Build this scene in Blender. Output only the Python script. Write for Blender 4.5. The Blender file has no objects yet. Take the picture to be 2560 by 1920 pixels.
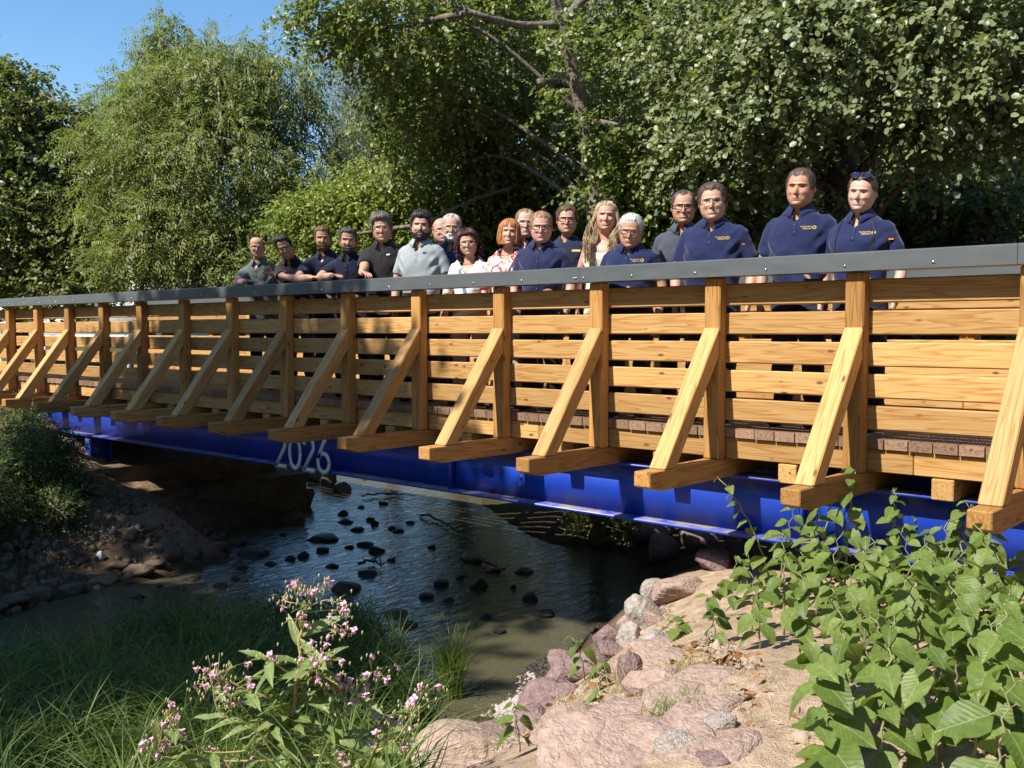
import bpy, bmesh, math, random
import numpy as np
from mathutils import Vector, Matrix
from mathutils.bvhtree import BVHTree

scene = bpy.context.scene
COL = scene.collection
# ------------------------------------------------------------------ camera
CAM = np.array([15.532, -5.967, 0.672]); YAW, PIT, FPX = -0.7276, -0.0538, 2450.5
cam = bpy.data.cameras.new('camera'); cam_o = bpy.data.objects.new('camera', cam); COL.objects.link(cam_o)
cam.sensor_width = 36.0; cam.lens = FPX / 2560 * 36.0; cam.clip_start = 0.05; cam.clip_end = 500
cam_o.location = CAM
cam_o.rotation_euler = (math.pi / 2 + PIT, 0, -YAW)
scene.camera = cam_o
# ------------------------------------------------------------------ sun and sky
SUN = Vector((-0.2, -1.0, 1.15)).normalized()          # towards the sun
elev = math.asin(SUN.z)
world = bpy.data.worlds.new('World'); scene.world = world; world.use_nodes = True
wn = world.node_tree.nodes; wl = world.node_tree.links
sky = wn.new('ShaderNodeTexSky'); sky.sky_type = 'NISHITA'; sky.sun_disc = False
sky.sun_elevation = elev; sky.sun_rotation = math.atan2(SUN.x, SUN.y)
sky.air_density = 1.0; sky.dust_density = 0.2; sky.ozone_density = 1.2; sky.altitude = 0
bg = wn['Background']; bg.inputs['Strength'].default_value = 0.115
hs = wn.new('ShaderNodeHueSaturation'); hs.inputs['Saturation'].default_value = 1.25; wl.new(sky.outputs['Color'], hs.inputs['Color']); wl.new(hs.outputs['Color'], bg.inputs['Color'])
sl = bpy.data.lights.new('sun', 'SUN'); sl.energy = 5.0; sl.angle = math.radians(0.53); sl.color = (1.0, 0.945, 0.86)
so = bpy.data.objects.new('sun', sl); COL.objects.link(so)
so.rotation_euler = (-SUN).to_track_quat('-Z', 'Y').to_euler(); so.location = (-4, -20, 25)
vs = scene.view_settings; vs.view_transform = 'Standard'; vs.look = 'None'; vs.exposure = 0.8; vs.gamma = 1.0
vs.use_curve_mapping = False
scene.cycles.max_bounces = 6; scene.cycles.transparent_max_bounces = 8

# ------------------------------------------------------------------ helpers
_cf = np.array([math.sin(YAW) * math.cos(PIT), math.cos(YAW) * math.cos(PIT), math.sin(PIT)])
_cr = np.array([math.cos(YAW), -math.sin(YAW), 0.0]); _cu = np.cross(_cr, _cf)
def _ray(x, y): return _cf + _cr * (x - 1280) / FPX - _cu * (y - 960) / FPX
def at(x, y, d): return CAM + _ray(x, y) * d            # place at a measured distance
def onz(x, y, z):
    d = _ray(x, y); return CAM + d * ((z - CAM[2]) / d[2])
def ony(x, y, yy):
    d = _ray(x, y); return CAM + d * ((yy - CAM[1]) / d[1])
rng = np.random.default_rng(7)
random.seed(7)
def unit(v):
    v = np.asarray(v, float); return v / (np.linalg.norm(v, axis=-1, keepdims=True) + 1e-12)

def mesh_np(name, V, F, mats=(), smooth=True, attr=None, color=None):
    V = np.ascontiguousarray(V, dtype=np.float32)
    Fs = F if isinstance(F, (list, tuple)) else [F]
    Fs = [np.asarray(f, dtype=np.int32) for f in Fs if len(f)]
    me = bpy.data.meshes.new(name)
    me.vertices.add(len(V)); me.vertices.foreach_set('co', V.ravel())
    loops = np.concatenate([f.ravel() for f in Fs])
    tot = np.concatenate([np.full(len(f), f.shape[1], np.int32) for f in Fs])
    start = np.concatenate([[0], np.cumsum(tot)[:-1]]).astype(np.int32)
    me.loops.add(len(loops)); me.loops.foreach_set('vertex_index', loops)
    me.polygons.add(len(tot)); me.polygons.foreach_set('loop_start', start); me.polygons.foreach_set('loop_total', tot)
    if smooth: me.polygons.foreach_set('use_smooth', np.ones(len(tot), bool))
    me.update(calc_edges=True); me.validate()
    if attr is not None:
        a = me.attributes.new('rnd', 'FLOAT', 'POINT'); a.data.foreach_set('value', np.asarray(attr, np.float32))
    if color is not None:
        c = np.ones((len(V), 4), np.float32); c[:, :3] = color
        a = me.attributes.new('col', 'FLOAT_COLOR', 'POINT'); a.data.foreach_set('color', c.ravel())
    for m in mats: me.materials.append(m)
    return me
def link(name, me, parent=None, mw=None):
    o = bpy.data.objects.new(name, me); COL.objects.link(o)
    if mw is not None: o.matrix_world = mw
    if parent is not None: o.parent = parent
    return o
def empty(name, loc=(0, 0, 0), rz=0.0, parent=None):
    o = bpy.data.objects.new(name, None); COL.objects.link(o); o.empty_display_size = 0.2
    o.location = loc; o.rotation_euler = (0, 0, rz)
    if parent is not None: o.parent = parent
    return o
def tag(o, label=None, cat=None, group=None, kind=None):
    if label: o['label'] = label
    if cat: o['category'] = cat
    if group: o['group'] = group
    if kind: o['kind'] = kind
    return o

class MB:                                               # collects shapes into one mesh
    def __init__(s): s.V = []; s.Q = []; s.T = []; s.n = 0; s.C = []
    def add(s, V, Q=(), T=(), col=None):
        V = np.asarray(V, float); s.V.append(V)
        if len(Q): s.Q.append(np.asarray(Q, int) + s.n)
        if len(T): s.T.append(np.asarray(T, int) + s.n)
        if col is not None:
            c = np.asarray(col, float); s.C.append(np.tile(c, (len(V), 1)) if c.ndim == 1 else c)
        s.n += len(V); return s
    def mesh(s, name, mats, smooth=True):
        F = []
        if s.Q: F.append(np.concatenate(s.Q))
        if s.T: F.append(np.concatenate(s.T))
        return mesh_np(name, np.concatenate(s.V), F, mats, smooth, color=np.concatenate(s.C) if s.C else None)
def tube(path, rad, n=8, cap=True, squash=1.0):
    P = np.asarray(path, float); m = len(P); rad = np.broadcast_to(np.asarray(rad, float), (m,))
    T = unit(np.gradient(P, axis=0)); up = np.array([0, 0, 1.0]) if abs(T[0][2]) < .9 else np.array([1.0, 0, 0])
    V = []; a = np.linspace(0, 2 * math.pi, n, endpoint=False); B = unit(np.cross(T[0], up))
    for i in range(m):
        B = unit(B - T[i] * (B @ T[i])); N = np.cross(T[i], B)
        V.append(P[i] + rad[i] * (np.cos(a)[:, None] * B + squash * np.sin(a)[:, None] * N))
    V = np.concatenate(V); Q = []
    for i in range(m - 1):
        for j in range(n): Q.append((i * n + j, i * n + (j + 1) % n, (i + 1) * n + (j + 1) % n, (i + 1) * n + j))
    Tt = []
    if cap:
        V = np.concatenate([V, P[:1], P[-1:]]); c0, c1 = m * n, m * n + 1
        for j in range(n):
            Tt.append((c0, (j + 1) % n, j)); Tt.append((c1, (m - 1) * n + j, (m - 1) * n + (j + 1) % n))
    return V, Q, Tt
def spline(pts, n):
    P = np.asarray(pts, float); t = np.linspace(0, len(P) - 1, n); out = []
    for x in t:
        i = min(int(x), len(P) - 2); f = x - i
        p0 = P[max(i - 1, 0)]; p1 = P[i]; p2 = P[i + 1]; p3 = P[min(i + 2, len(P) - 1)]
        out.append(.5 * ((2 * p1) + (-p0 + p2) * f + (2 * p0 - 5 * p1 + 4 * p2 - p3) * f * f + (-p0 + 3 * p1 - 3 * p2 + p3) * f ** 3))
    return np.array(out)
_bx = {}
def beam_mesh(L, W, H, mat, bev=.006):                  # bevelled timber, length along local X, centred
    key = (round(L, 3), round(W, 3), round(H, 3), mat.name, bev)
    if key in _bx: return _bx[key]
    bm = bmesh.new(); bmesh.ops.create_cube(bm, size=1)
    for v in bm.verts: v.co = (v.co.x * L, v.co.y * W, v.co.z * H)
    if bev: bmesh.ops.bevel(bm, geom=list(bm.edges), offset=bev, segments=1, affect='EDGES')
    me = bpy.data.meshes.new('beam'); bm.to_mesh(me); bm.free(); me.materials.append(mat); _bx[key] = me
    return me
def beam(name, lo, hi, mat, parent, bev=.006):          # box between two corners, longest side becomes local X
    lo = np.asarray(lo, float); hi = np.asarray(hi, float); s = hi - lo; c = (lo + hi) / 2; ax = int(np.argmax(s))
    if ax == 0: d, R = (s[0], s[1], s[2]), Matrix.Identity(4)
    elif ax == 1: d, R = (s[1], s[0], s[2]), Matrix.Rotation(math.pi / 2, 4, 'Z')
    else: d, R = (s[2], s[1], s[0]), Matrix.Rotation(-math.pi / 2, 4, 'Y')
    o = link(name, beam_mesh(*d, mat, bev)); o.parent = parent
    o.matrix_local = Matrix.Translation(Vector(c)) @ R
    return o
def prism(poly, axis_vec):                              # polygon extruded along a vector
    P = np.asarray(poly, float); n = len(P); V = np.concatenate([P, P + np.asarray(axis_vec)])
    Q = [(i, (i + 1) % n, n + (i + 1) % n, n + i) for i in range(n)]
    return V, Q, n
# ------------------------------------------------------------------ materials
def M(name, base=(.5, .5, .5), rough=.6, spec=.4, metal=0.0):
    m = bpy.data.materials.new(name); m.use_nodes = True; b = m.node_tree.nodes['Principled BSDF']
    b.inputs['Base Color'].default_value = (*base, 1); b.inputs['Roughness'].default_value = rough
    b.inputs['Specular IOR Level'].default_value = spec; b.inputs['Metallic'].default_value = metal
    return m
def nt(m): return m.node_tree.nodes, m.node_tree.links, m.node_tree.nodes['Principled BSDF']
def ramp(nodes, stops):
    r = nodes.new('ShaderNodeValToRGB'); e = r.color_ramp.elements
    e[0].position, e[0].color = stops[0][0], (*stops[0][1], 1); e[1].position, e[1].color = stops[-1][0], (*stops[-1][1], 1)
    for p, c in stops[1:-1]:
        x = e.new(p); x.color = (*c, 1)
    return r
def bump(m, scale, strength, dist=.01, detail=4, coords='Object', vec=None):
    n, l, b = nt(m); tx = n.new('ShaderNodeTexNoise'); tx.inputs['Scale'].default_value = scale; tx.inputs['Detail'].default_value = detail
    if vec is None:
        tc = n.new('ShaderNodeTexCoord'); vec = tc.outputs[coords]
    l.new(vec, tx.inputs['Vector'])
    bp = n.new('ShaderNodeBump'); bp.inputs['Strength'].default_value = strength; bp.inputs['Distance'].default_value = dist
    l.new(tx.outputs['Fac'], bp.inputs['Height']); l.new(bp.outputs['Normal'], b.inputs['Normal']); return tx
def noise_color(m, scale, stops, detail=6, coords='Object', rough=.6, map_scale=None):
    n, l, b = nt(m); tc = n.new('ShaderNodeTexCoord'); tx = n.new('ShaderNodeTexNoise')
    tx.inputs['Scale'].default_value = scale; tx.inputs['Detail'].default_value = detail; tx.inputs['Roughness'].default_value = rough
    v = tc.outputs[coords]
    if map_scale:
        mp = n.new('ShaderNodeMapping'); mp.inputs['Scale'].default_value = map_scale; l.new(v, mp.inputs['Vector']); v = mp.outputs['Vector']
    l.new(v, tx.inputs['Vector']); r = ramp(n, stops); l.new(tx.outputs['Fac'], r.inputs['Fac']); l.new(r.outputs['Color'], b.inputs['Base Color'])
    return v
def wood(name, c_light, c_mid, c_dark, c_knot):
    m = M(name, rough=.62, spec=.25); n, l, b = nt(m)
    tc = n.new('ShaderNodeTexCoord'); oi = n.new('ShaderNodeObjectInfo')
    ad = n.new('ShaderNodeVectorMath'); ad.operation = 'ADD'
    cx = n.new('ShaderNodeCombineXYZ'); mu = n.new('ShaderNodeMath'); mu.operation = 'MULTIPLY'; mu.inputs[1].default_value = 37.0
    l.new(oi.outputs['Random'], mu.inputs[0])
    for k in ('X', 'Y', 'Z'): l.new(mu.outputs[0], cx.inputs[k])
    l.new(tc.outputs['Object'], ad.inputs[0]); l.new(cx.outputs[0], ad.inputs[1])
    mp = n.new('ShaderNodeMapping'); mp.inputs['Scale'].default_value = (.8, 15, 15); l.new(ad.outputs[0], mp.inputs['Vector'])
    wob = n.new('ShaderNodeTexNoise'); wob.inputs['Scale'].default_value = 1.1; wob.inputs['Detail'].default_value = 2; l.new(mp.outputs[0], wob.inputs['Vector'])
    mx = n.new('ShaderNodeMath'); mx.operation = 'MULTIPLY'; mx.inputs[1].default_value = 7.0; l.new(wob.outputs['Fac'], mx.inputs[0])
    fr = n.new('ShaderNodeMath'); fr.operation = 'FRACT'; l.new(mx.outputs[0], fr.inputs[0])
    r = ramp(n, [(0, c_light), (.55, c_mid), (.86, c_dark), (1, c_light)]); l.new(fr.outputs[0], r.inputs['Fac'])
    # fibres
    mp2 = n.new('ShaderNodeMapping'); mp2.inputs['Scale'].default_value = (3, 90, 90); l.new(ad.outputs[0], mp2.inputs['Vector'])
    fb = n.new('ShaderNodeTexNoise'); fb.inputs['Scale'].default_value = 1.5; fb.inputs['Detail'].default_value = 3; l.new(mp2.outputs[0], fb.inputs['Vector'])
    mr = n.new('ShaderNodeMapRange'); mr.inputs['To Min'].default_value = .78; mr.inputs['To Max'].default_value = 1.2; l.new(fb.outputs['Fac'], mr.inputs['Value'])
    # piece to piece tone
    mr2 = n.new('ShaderNodeMapRange'); mr2.inputs['To Min'].default_value = .70; mr2.inputs['To Max'].default_value = 1.15; l.new(oi.outputs['Random'], mr2.inputs['Value'])
    m2 = n.new('ShaderNodeMath'); m2.operation = 'MULTIPLY'; l.new(mr.outputs[0], m2.inputs[0]); l.new(mr2.outputs[0], m2.inputs[1])
    mul = n.new('ShaderNodeMix'); mul.data_type = 'RGBA'; mul.blend_type = 'MULTIPLY'; mul.inputs['Factor'].default_value = 1
    l.new(r.outputs['Color'], mul.inputs['A']); l.new(m2.outputs[0], mul.inputs['B'])
    # knots
    mp3 = n.new('ShaderNodeMapping'); mp3.inputs['Scale'].default_value = (4.0, 10, 10); l.new(ad.outputs[0], mp3.inputs['Vector'])
    vo = n.new('ShaderNodeTexVoronoi'); vo.inputs['Scale'].default_value = 1.0; l.new(mp3.outputs[0], vo.inputs['Vector'])
    lt = n.new('ShaderNodeMapRange'); lt.inputs['From Min'].default_value = .065; lt.inputs['From Max'].default_value = .14
    lt.inputs['To Min'].default_value = 1; lt.inputs['To Max'].default_value = 0; l.new(vo.outputs['Distance'], lt.inputs['Value'])
    mk = n.new('ShaderNodeMix'); mk.data_type = 'RGBA'; l.new(lt.outputs[0], mk.inputs['Factor']); l.new(mul.outputs['Result'], mk.inputs['A'])
    mk.inputs['B'].default_value = (*c_knot, 1); l.new(mk.outputs['Result'], b.inputs['Base Color'])
    bp = n.new('ShaderNodeBump'); bp.inputs['Strength'].default_value = .25; bp.inputs['Distance'].default_value = .002
    l.new(fb.outputs['Fac'], bp.inputs['Height']); l.new(bp.outputs['Normal'], b.inputs['Normal'])
    return m
WOOD = wood('larch_timber', (.54, .325, .125), (.50, .285, .100), (.39, .185, .050), (.15, .06, .018))
WOODP = wood('larch_post', (.48, .265, .085), (.43, .22, .065), (.32, .135, .032), (.13, .045, .014))
PLANK = wood('brown_deck_plank', (.30, .19, .12), (.27, .165, .10), (.16, .10, .065), (.09, .06, .045))
GREY = M('anthracite_sheet', (.09, .1, .103), .38, .45)
noise_color(GREY, 3, [(.3, (.078, .088, .092)), (.7, (.105, .116, .120))], map_scale=(1, 4, 4)); bump(GREY, 1.2, .06, .03)
STEEL = M('zinc_screw', (.6, .6, .6), .3, .5, 1.0)
BLUE = M('blue_paint', (.012, .045, .60), .36, .5); noise_color(BLUE, 2.2, [(.35, (.007, .042, .37)), (.75, (.012, .058, .45))]); bump(BLUE, 25, .03, .004)
_bn, _bl, _bb = nt(BLUE); _ge = _bn.new('ShaderNodeNewGeometry'); _sx = _bn.new('ShaderNodeSeparateXYZ'); _bl.new(_ge.outputs['Normal'], _sx.inputs[0]); _dz = _bn.new('ShaderNodeTexNoise'); _dz.inputs['Scale'].default_value = 7; _dz.inputs['Detail'].default_value = 6; _tcb = _bn.new('ShaderNodeTexCoord'); _bl.new(_tcb.outputs['Object'], _dz.inputs['Vector'])
_mp = _bn.new('ShaderNodeMapRange'); _mp.inputs['From Min'].default_value = .3; _mp.inputs['From Max'].default_value = .9; _bl.new(_sx.outputs['Z'], _mp.inputs['Value']); _md = _bn.new('ShaderNodeMapRange'); _md.inputs['From Min'].default_value = .35; _md.inputs['From Max'].default_value = .6; _bl.new(_dz.outputs['Fac'], _md.inputs['Value'])
_mm = _bn.new('ShaderNodeMath'); _mm.operation = 'MULTIPLY'; _bl.new(_mp.outputs[0], _mm.inputs[0]); _bl.new(_md.outputs[0], _mm.inputs[1]); _ma = _bn.new('ShaderNodeMath'); _ma.operation = 'MULTIPLY_ADD'; _ma.inputs[1].default_value = .015; _bl.new(_md.outputs[0], _ma.inputs[0]); _bl.new(_mm.outputs[0], _ma.inputs[2])
_mc = _bn.new('ShaderNodeMix'); _mc.data_type = 'RGBA'; _bl.new(_ma.outputs[0], _mc.inputs['Factor']); _src = _bb.inputs['Base Color'].links[0].from_socket; _bl.new(_src, _mc.inputs['A']); _mc.inputs['B'].default_value = (.30, .24, .18, 1); _bl.new(_mc.outputs['Result'], _bb.inputs['Base Color'])
WHITE = M('white_paint', (.8, .8, .8), .4); RED = M('red_band', (.55, .02, .02), .4)
LETTER = M('pale_number_paint', (.78, .80, .80), .5)
def leafmat(name, a, b2, c, trans=.35, rough=.42, spec=.5, yellow=None):
    m = M(name, a, rough, spec); n, l, b = nt(m)
    at_ = n.new('ShaderNodeAttribute'); at_.attribute_name = 'rnd'
    st = [(0, a), (.5, b2), (.94 if yellow else 1, c)] + ([(1, yellow)] if yellow else [])
    r = ramp(n, st); l.new(at_.outputs['Fac'], r.inputs['Fac']); l.new(r.outputs['Color'], b.inputs['Base Color'])
    tr = n.new('ShaderNodeBsdfTranslucent'); hs = n.new('ShaderNodeMix'); hs.data_type = 'RGBA'; hs.blend_type = 'MULTIPLY'; hs.inputs['Factor'].default_value = 1
    hs.inputs['B'].default_value = (1.25, 1.35, .5, 1); l.new(r.outputs['Color'], hs.inputs['A']); l.new(hs.outputs['Result'], tr.inputs['Color'])
    mx = n.new('ShaderNodeMixShader'); mx.inputs['Fac'].default_value = trans
    out = n['Material Output']; l.new(b.outputs[0], mx.inputs[1]); l.new(tr.outputs[0], mx.inputs[2]); l.new(mx.outputs[0], out.inputs['Surface'])
    return m
def barkmat(name, a, b2):
    m = M(name, a, .9, .2); noise_color(m, 9, [(.3, a), (.7, b2)], map_scale=(3, 3, .6)); bump(m, 22, .8, .03); return m
BARK = barkmat('grey_brown_bark', (.045, .035, .028), (.16, .125, .10))
BARK3 = barkmat('alder_bark', (.085, .07, .055), (.25, .21, .165))
BARK2 = barkmat('pale_bark', (.13, .10, .06), (.26, .21, .14))
# ------------------------------------------------------------------ ground (thin-plate surface through measured heights)
WZ = -2.05
CP = np.array([
 # creek bed
 (6.2,1.5,-2.3),(7.5,.2,-2.3),(8.3,-1,-2.28),(6.45,-2.6,-2.25),(5.2,-4.6,-2.25),(4,-7,-2.25),(4,3.6,-2.28),(2.6,6,-2.25),(1,9,-2.2),(-1,13,-2.15),
 (9.3,.3,-2.2),(9.9,-.5,-2.13),(6.8,-.6,-2.28),(7.6,2.0,-2.25),(5.6,4.2,-2.22),(3.5,-10,-2.25),(5.6,.3,-2.2),
 # left foot and bank
 (5.75,-2.42,-2.02),(5.3,-1.36,-2.02),(4.2,.72,-2.02),(1.3,4.1,-2.0),(.5,5.4,-1.95),(-1.8,9,-1.7),
 (4.7,-2.2,-1.6),(4.35,-1.2,-1.55),(4.45,.1,-1.52),(3.4,1.4,-1.75),(3.2,-.35,-1.25),(2.3,.4,-1.2),(2.0,1.6,-1.35),(2.9,-1.5,-1.0),(1.5,-.67,-.72),
 (.2,.4,-.6),(.5,-1.6,-.55),(-1,-1,-.38),(-2,1,-.2),(-3,3,-.12),(-1,2.3,-.35),(.3,3.5,-1.0),(-3,-3,-.2),(2,-4,-.7),(3.4,-4,-1.4),(0,-7,-.3),
 # near bank with the grass
 (8,-2.9,-1.99),(9,-1.7,-2.02),(9.9,-1.9,-1.97),(10.5,-2.6,-1.88),(9,-4,-1.78),(7,-4,-1.92),(11.3,-3.5,-1.75),(10.5,-5,-1.45),(8,-6,-1.5),(6,-7.5,-1.6),(12.3,-5,-1.3),
 # right bank
 (9.0,3.7,-2.03),(10.0,1.9,-2.05),(10.4,.65,-2.05),(10.8,-.58,-2.05),(11.05,-1.66,-2.04),(11.4,-2.5,-1.95),
 (11.3,.6,-1.3),(11.85,-.4,-1.38),(12.05,-1.2,-1.4),(12.25,-1.8,-1.4),(12.4,-2.4,-1.38),(12.5,-3.1,-1.32),
 (13.34,-2.1,-.93),(13.2,-.46,-.98),(14.0,-2.37,-.87),(13.67,.6,-.9),(14.55,-1.9,-.82),(13.5,-3.3,-.98),(14.3,-3.6,-.9),(15.5,-6,-.95),(14,-5,-1.0),(16,-3,-.75),
 (15,0,-.82),(16,1,-.45),(17,0,-.3),(18,-4,-.5),(13,2,-1.15),(12,2.5,-1.25),(14.5,3,-.6),(10.6,4.5,-1.25),(11,3,-1.6),
 # behind the bridge
 (9,5.5,-1.0),(7.4,6,-1.0),(6.4,8,-.8),(10,8,-.3),(13,7,.1),(8,12,.2),(14,14,1.2),(5,12,-.4),(20,10,1.3),(20,25,5),(5,25,2),(-10,30,1.5),(-20,10,0),
 (-10,5,-.05),(-15,-5,0),(25,-10,0),(10,-15,-.3),(-5,15,-.5),(35,35,8),(-40,50,3),(-45,0,0),(45,-20,0),(0,-25,0),(-6,8,-.2),(-8,0,-.05)])
def _tps(r2): return np.where(r2 > 0, r2 * np.log(r2 + 1e-9), 0)
_n = len(CP); _K = _tps(((CP[:, None, :2] - CP[None, :, :2]) ** 2).sum(-1)) + np.eye(_n) * .05
_P = np.c_[np.ones(_n), CP[:, :2]]; _A = np.block([[_K, _P], [_P.T, np.zeros((3, 3))]])
_W = np.linalg.solve(_A, np.r_[CP[:, 2], 0, 0, 0])
def fbm(x, y, s, seed=0, oct=4):
    r = np.zeros_like(x, dtype=float); a = 1.0; g = np.random.default_rng(seed)
    for o in range(oct):
        for _ in range(3):
            th = g.uniform(0, 6.28); ph = g.uniform(0, 6.28); k = s * g.uniform(.7, 1.3)
            r += a / 3 * np.sin((x * math.cos(th) + y * math.sin(th)) * k + ph + 1.3 * np.sin((x * math.sin(th) - y * math.cos(th)) * k * .7 + ph))
        a *= .5; s *= 2.1
    return r
def hgt(x, y, rough=True):
    x = np.atleast_1d(np.asarray(x, float)); y = np.atleast_1d(np.asarray(y, float)); sh = x.shape; x = x.ravel(); y = y.ravel()
    out = np.empty(len(x))
    for i in range(0, len(x), 20000):
        X = x[i:i + 20000]; Y = y[i:i + 20000]
        r2 = (X[:, None] - CP[None, :, 0]) ** 2 + (Y[:, None] - CP[None, :, 1]) ** 2
        out[i:i + 20000] = _tps(r2) @ _W[:_n] + _W[_n] + _W[_n + 1] * X + _W[_n + 2] * Y
    out = np.clip(out, -2.4, 9)
    if rough: out = out + .022 * fbm(x, y, 3.1, 3) + .012 * fbm(x, y, 11, 5) + (x < 5.6) * (x > 1.5) * (y < 3) * (y > -5) * (.05 * fbm(x, y, 4.3, 8) + .03 * np.abs(fbm(x * .6, y * 1.4, 9, 6)))
    return out.reshape(sh)
gx = np.unique(np.r_[np.linspace(-70, -6, 26), np.linspace(-6, 2, 50), np.linspace(2, 16, 176), np.linspace(16, 24, 30), np.linspace(24, 70, 20)])
gy = np.unique(np.r_[np.linspace(-45, -8, 18), np.linspace(-8, -5, 24), np.linspace(-5, 4, 118), np.linspace(4, 16, 60), np.linspace(16, 110, 30)])
GX, GY = np.meshgrid(gx, gy); GZ = hgt(GX, GY)
V = np.c_[GX.ravel(), GY.ravel(), GZ.ravel()]; nx = len(gx); ny = len(gy)
ii, jj = np.meshgrid(np.arange(nx - 1), np.arange(ny - 1)); i0 = (jj * nx + ii).ravel()
F = np.c_[i0, i0 + 1, i0 + nx + 1, i0 + nx]
# ground colours: sand on the right bank, dark earth on the left, olive mud in the bed, grass further off
x, y, z = V.T
def sst(a, b, v): t = np.clip((v - a) / (b - a), 0, 1); return t * t * (3 - 2 * t)
sand = sst(10.8, 11.9, x + .25 * y * (y < 0) * 0) * (1 - sst(2.5, 5, y)) * sst(-1.9, -1.6, z)
bed = 1 - sst(-2.1, -1.9, z)
far = np.maximum(sst(3.5, 7, y), np.maximum(1 - sst(-2.2, -.2, x), 1 - sst(-6.5, -4.8, y)))
left = np.array((.085, .055, .033)); sandc = np.array((.41, .30, .205)); mud = np.array((.045, .036, .018)); grs = np.array((.075, .085, .03))
nz = .5 + .25 * fbm(x, y, 2.3, 11); col = left * (.7 + .6 * nz[:, None])
dusty = (np.exp(-((x - 2.2) / 1.6) ** 2 - ((y - .3) / 1.5) ** 2))[:, None]  # paler soil around the foot of the support column
col = col * (1 - dusty) + np.array((.30, .20, .125)) * dusty
lit_hump = (np.exp(-((x - 4.5) / .9) ** 2 - ((y - .2) / .8) ** 2))[:, None]; col = col * (1 - lit_hump) + np.array((.30, .20, .12)) * lit_hump  # sunlit patch on the hump put into the soil colour
col = col * (1 - far[:, None]) + (grs * (.7 + .6 * nz[:, None])) * far[:, None]
path = ((1 - sst(-1.2, -.2, x)) * sst(-.6, .1, y) * (1 - sst(2.2, 2.8, y)))[:, None]; col = col * (1 - path) + np.array((.28, .24, .20)) * path
col = col * (1 - sand[:, None]) + sandc * (.75 + .5 * nz[:, None]) * sand[:, None]
col = col * (1 - bed[:, None]) + mud * (.5 + 1.0 * nz[:, None]) * bed[:, None]
GROUND = M('soil', (.2, .15, .1), .95, .1); n, l, b = nt(GROUND)
a_ = n.new('ShaderNodeAttribute'); a_.attribute_name = 'col'; tc = n.new('ShaderNodeTexCoord')
nn = n.new('ShaderNodeTexNoise'); nn.inputs['Scale'].default_value = 9; nn.inputs['Detail'].default_value = 9; nn.inputs['Roughness'].default_value = .7; l.new(tc.outputs['Object'], nn.inputs['Vector'])
mr = n.new('ShaderNodeMapRange'); mr.inputs['From Min'].default_value = .25; mr.inputs['From Max'].default_value = .75; mr.inputs['To Min'].default_value = .45; mr.inputs['To Max'].default_value = 1.45; l.new(nn.outputs['Fac'], mr.inputs['Value'])
mm = n.new('ShaderNodeMix'); mm.data_type = 'RGBA'; mm.blend_type = 'MULTIPLY'; mm.inputs['Factor'].default_value = 1
l.new(a_.outputs['Color'], mm.inputs['A']); l.new(mr.outputs[0], mm.inputs['B']); l.new(mm.outputs['Result'], b.inputs['Base Color'])
vo = n.new('ShaderNodeTexVoronoi'); vo.inputs['Scale'].default_value = 110; l.new(tc.outputs['Object'], vo.inputs['Vector'])
ad = n.new('ShaderNodeMath'); ad.operation = 'ADD'; vm = n.new('ShaderNodeMath'); vm.operation = 'MULTIPLY'; vm.inputs[1].default_value = .22; l.new(vo.outputs['Distance'], vm.inputs[0]); l.new(nn.outputs['Fac'], ad.inputs[0]); l.new(vm.outputs[0], ad.inputs[1])
bp = n.new('ShaderNodeBump'); bp.inputs['Strength'].default_value = .9; bp.inputs['Distance'].default_value = .035; l.new(ad.outputs[0], bp.inputs['Height']); l.new(bp.outputs['Normal'], b.inputs['Normal'])
g = link('ground', mesh_np('ground', V, F, [GROUND], True, color=col)); tag(g, kind='structure')
# water
WATER = M('creek_water', (.020, .022, .012), .06, .18); n, l, b = nt(WATER)
b.inputs['Transmission Weight'].default_value = .75; b.inputs['IOR'].default_value = 1.33
b.inputs['Base Color'].default_value = (.30, .27, .16, 1)
tc = n.new('ShaderNodeTexCoord'); mp = n.new('ShaderNodeMapping'); mp.inputs['Rotation'].default_value = (0, 0, .75); mp.inputs['Scale'].default_value = (7, 2.6, 1); l.new(tc.outputs['Object'], mp.inputs['Vector'])
w1 = n.new('ShaderNodeTexNoise'); w1.inputs['Scale'].default_value = 1.6; w1.inputs['Detail'].default_value = 5; w1.inputs['Distortion'].default_value = .8; l.new(mp.outputs[0], w1.inputs['Vector'])
bp = n.new('ShaderNodeBump'); bp.inputs['Strength'].default_value = .4; bp.inputs['Distance'].default_value = .035; l.new(w1.outputs['Fac'], bp.inputs['Height']); l.new(bp.outputs['Normal'], b.inputs['Normal'])
wv = [(-9, -14, WZ), (13, -14, WZ), (13, 22, WZ), (-9, 22, WZ)]
w = link('water', mesh_np('water', np.array(wv), np.array([[0, 1, 2, 3]]), [WATER], False)); tag(w, kind='structure')

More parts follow.
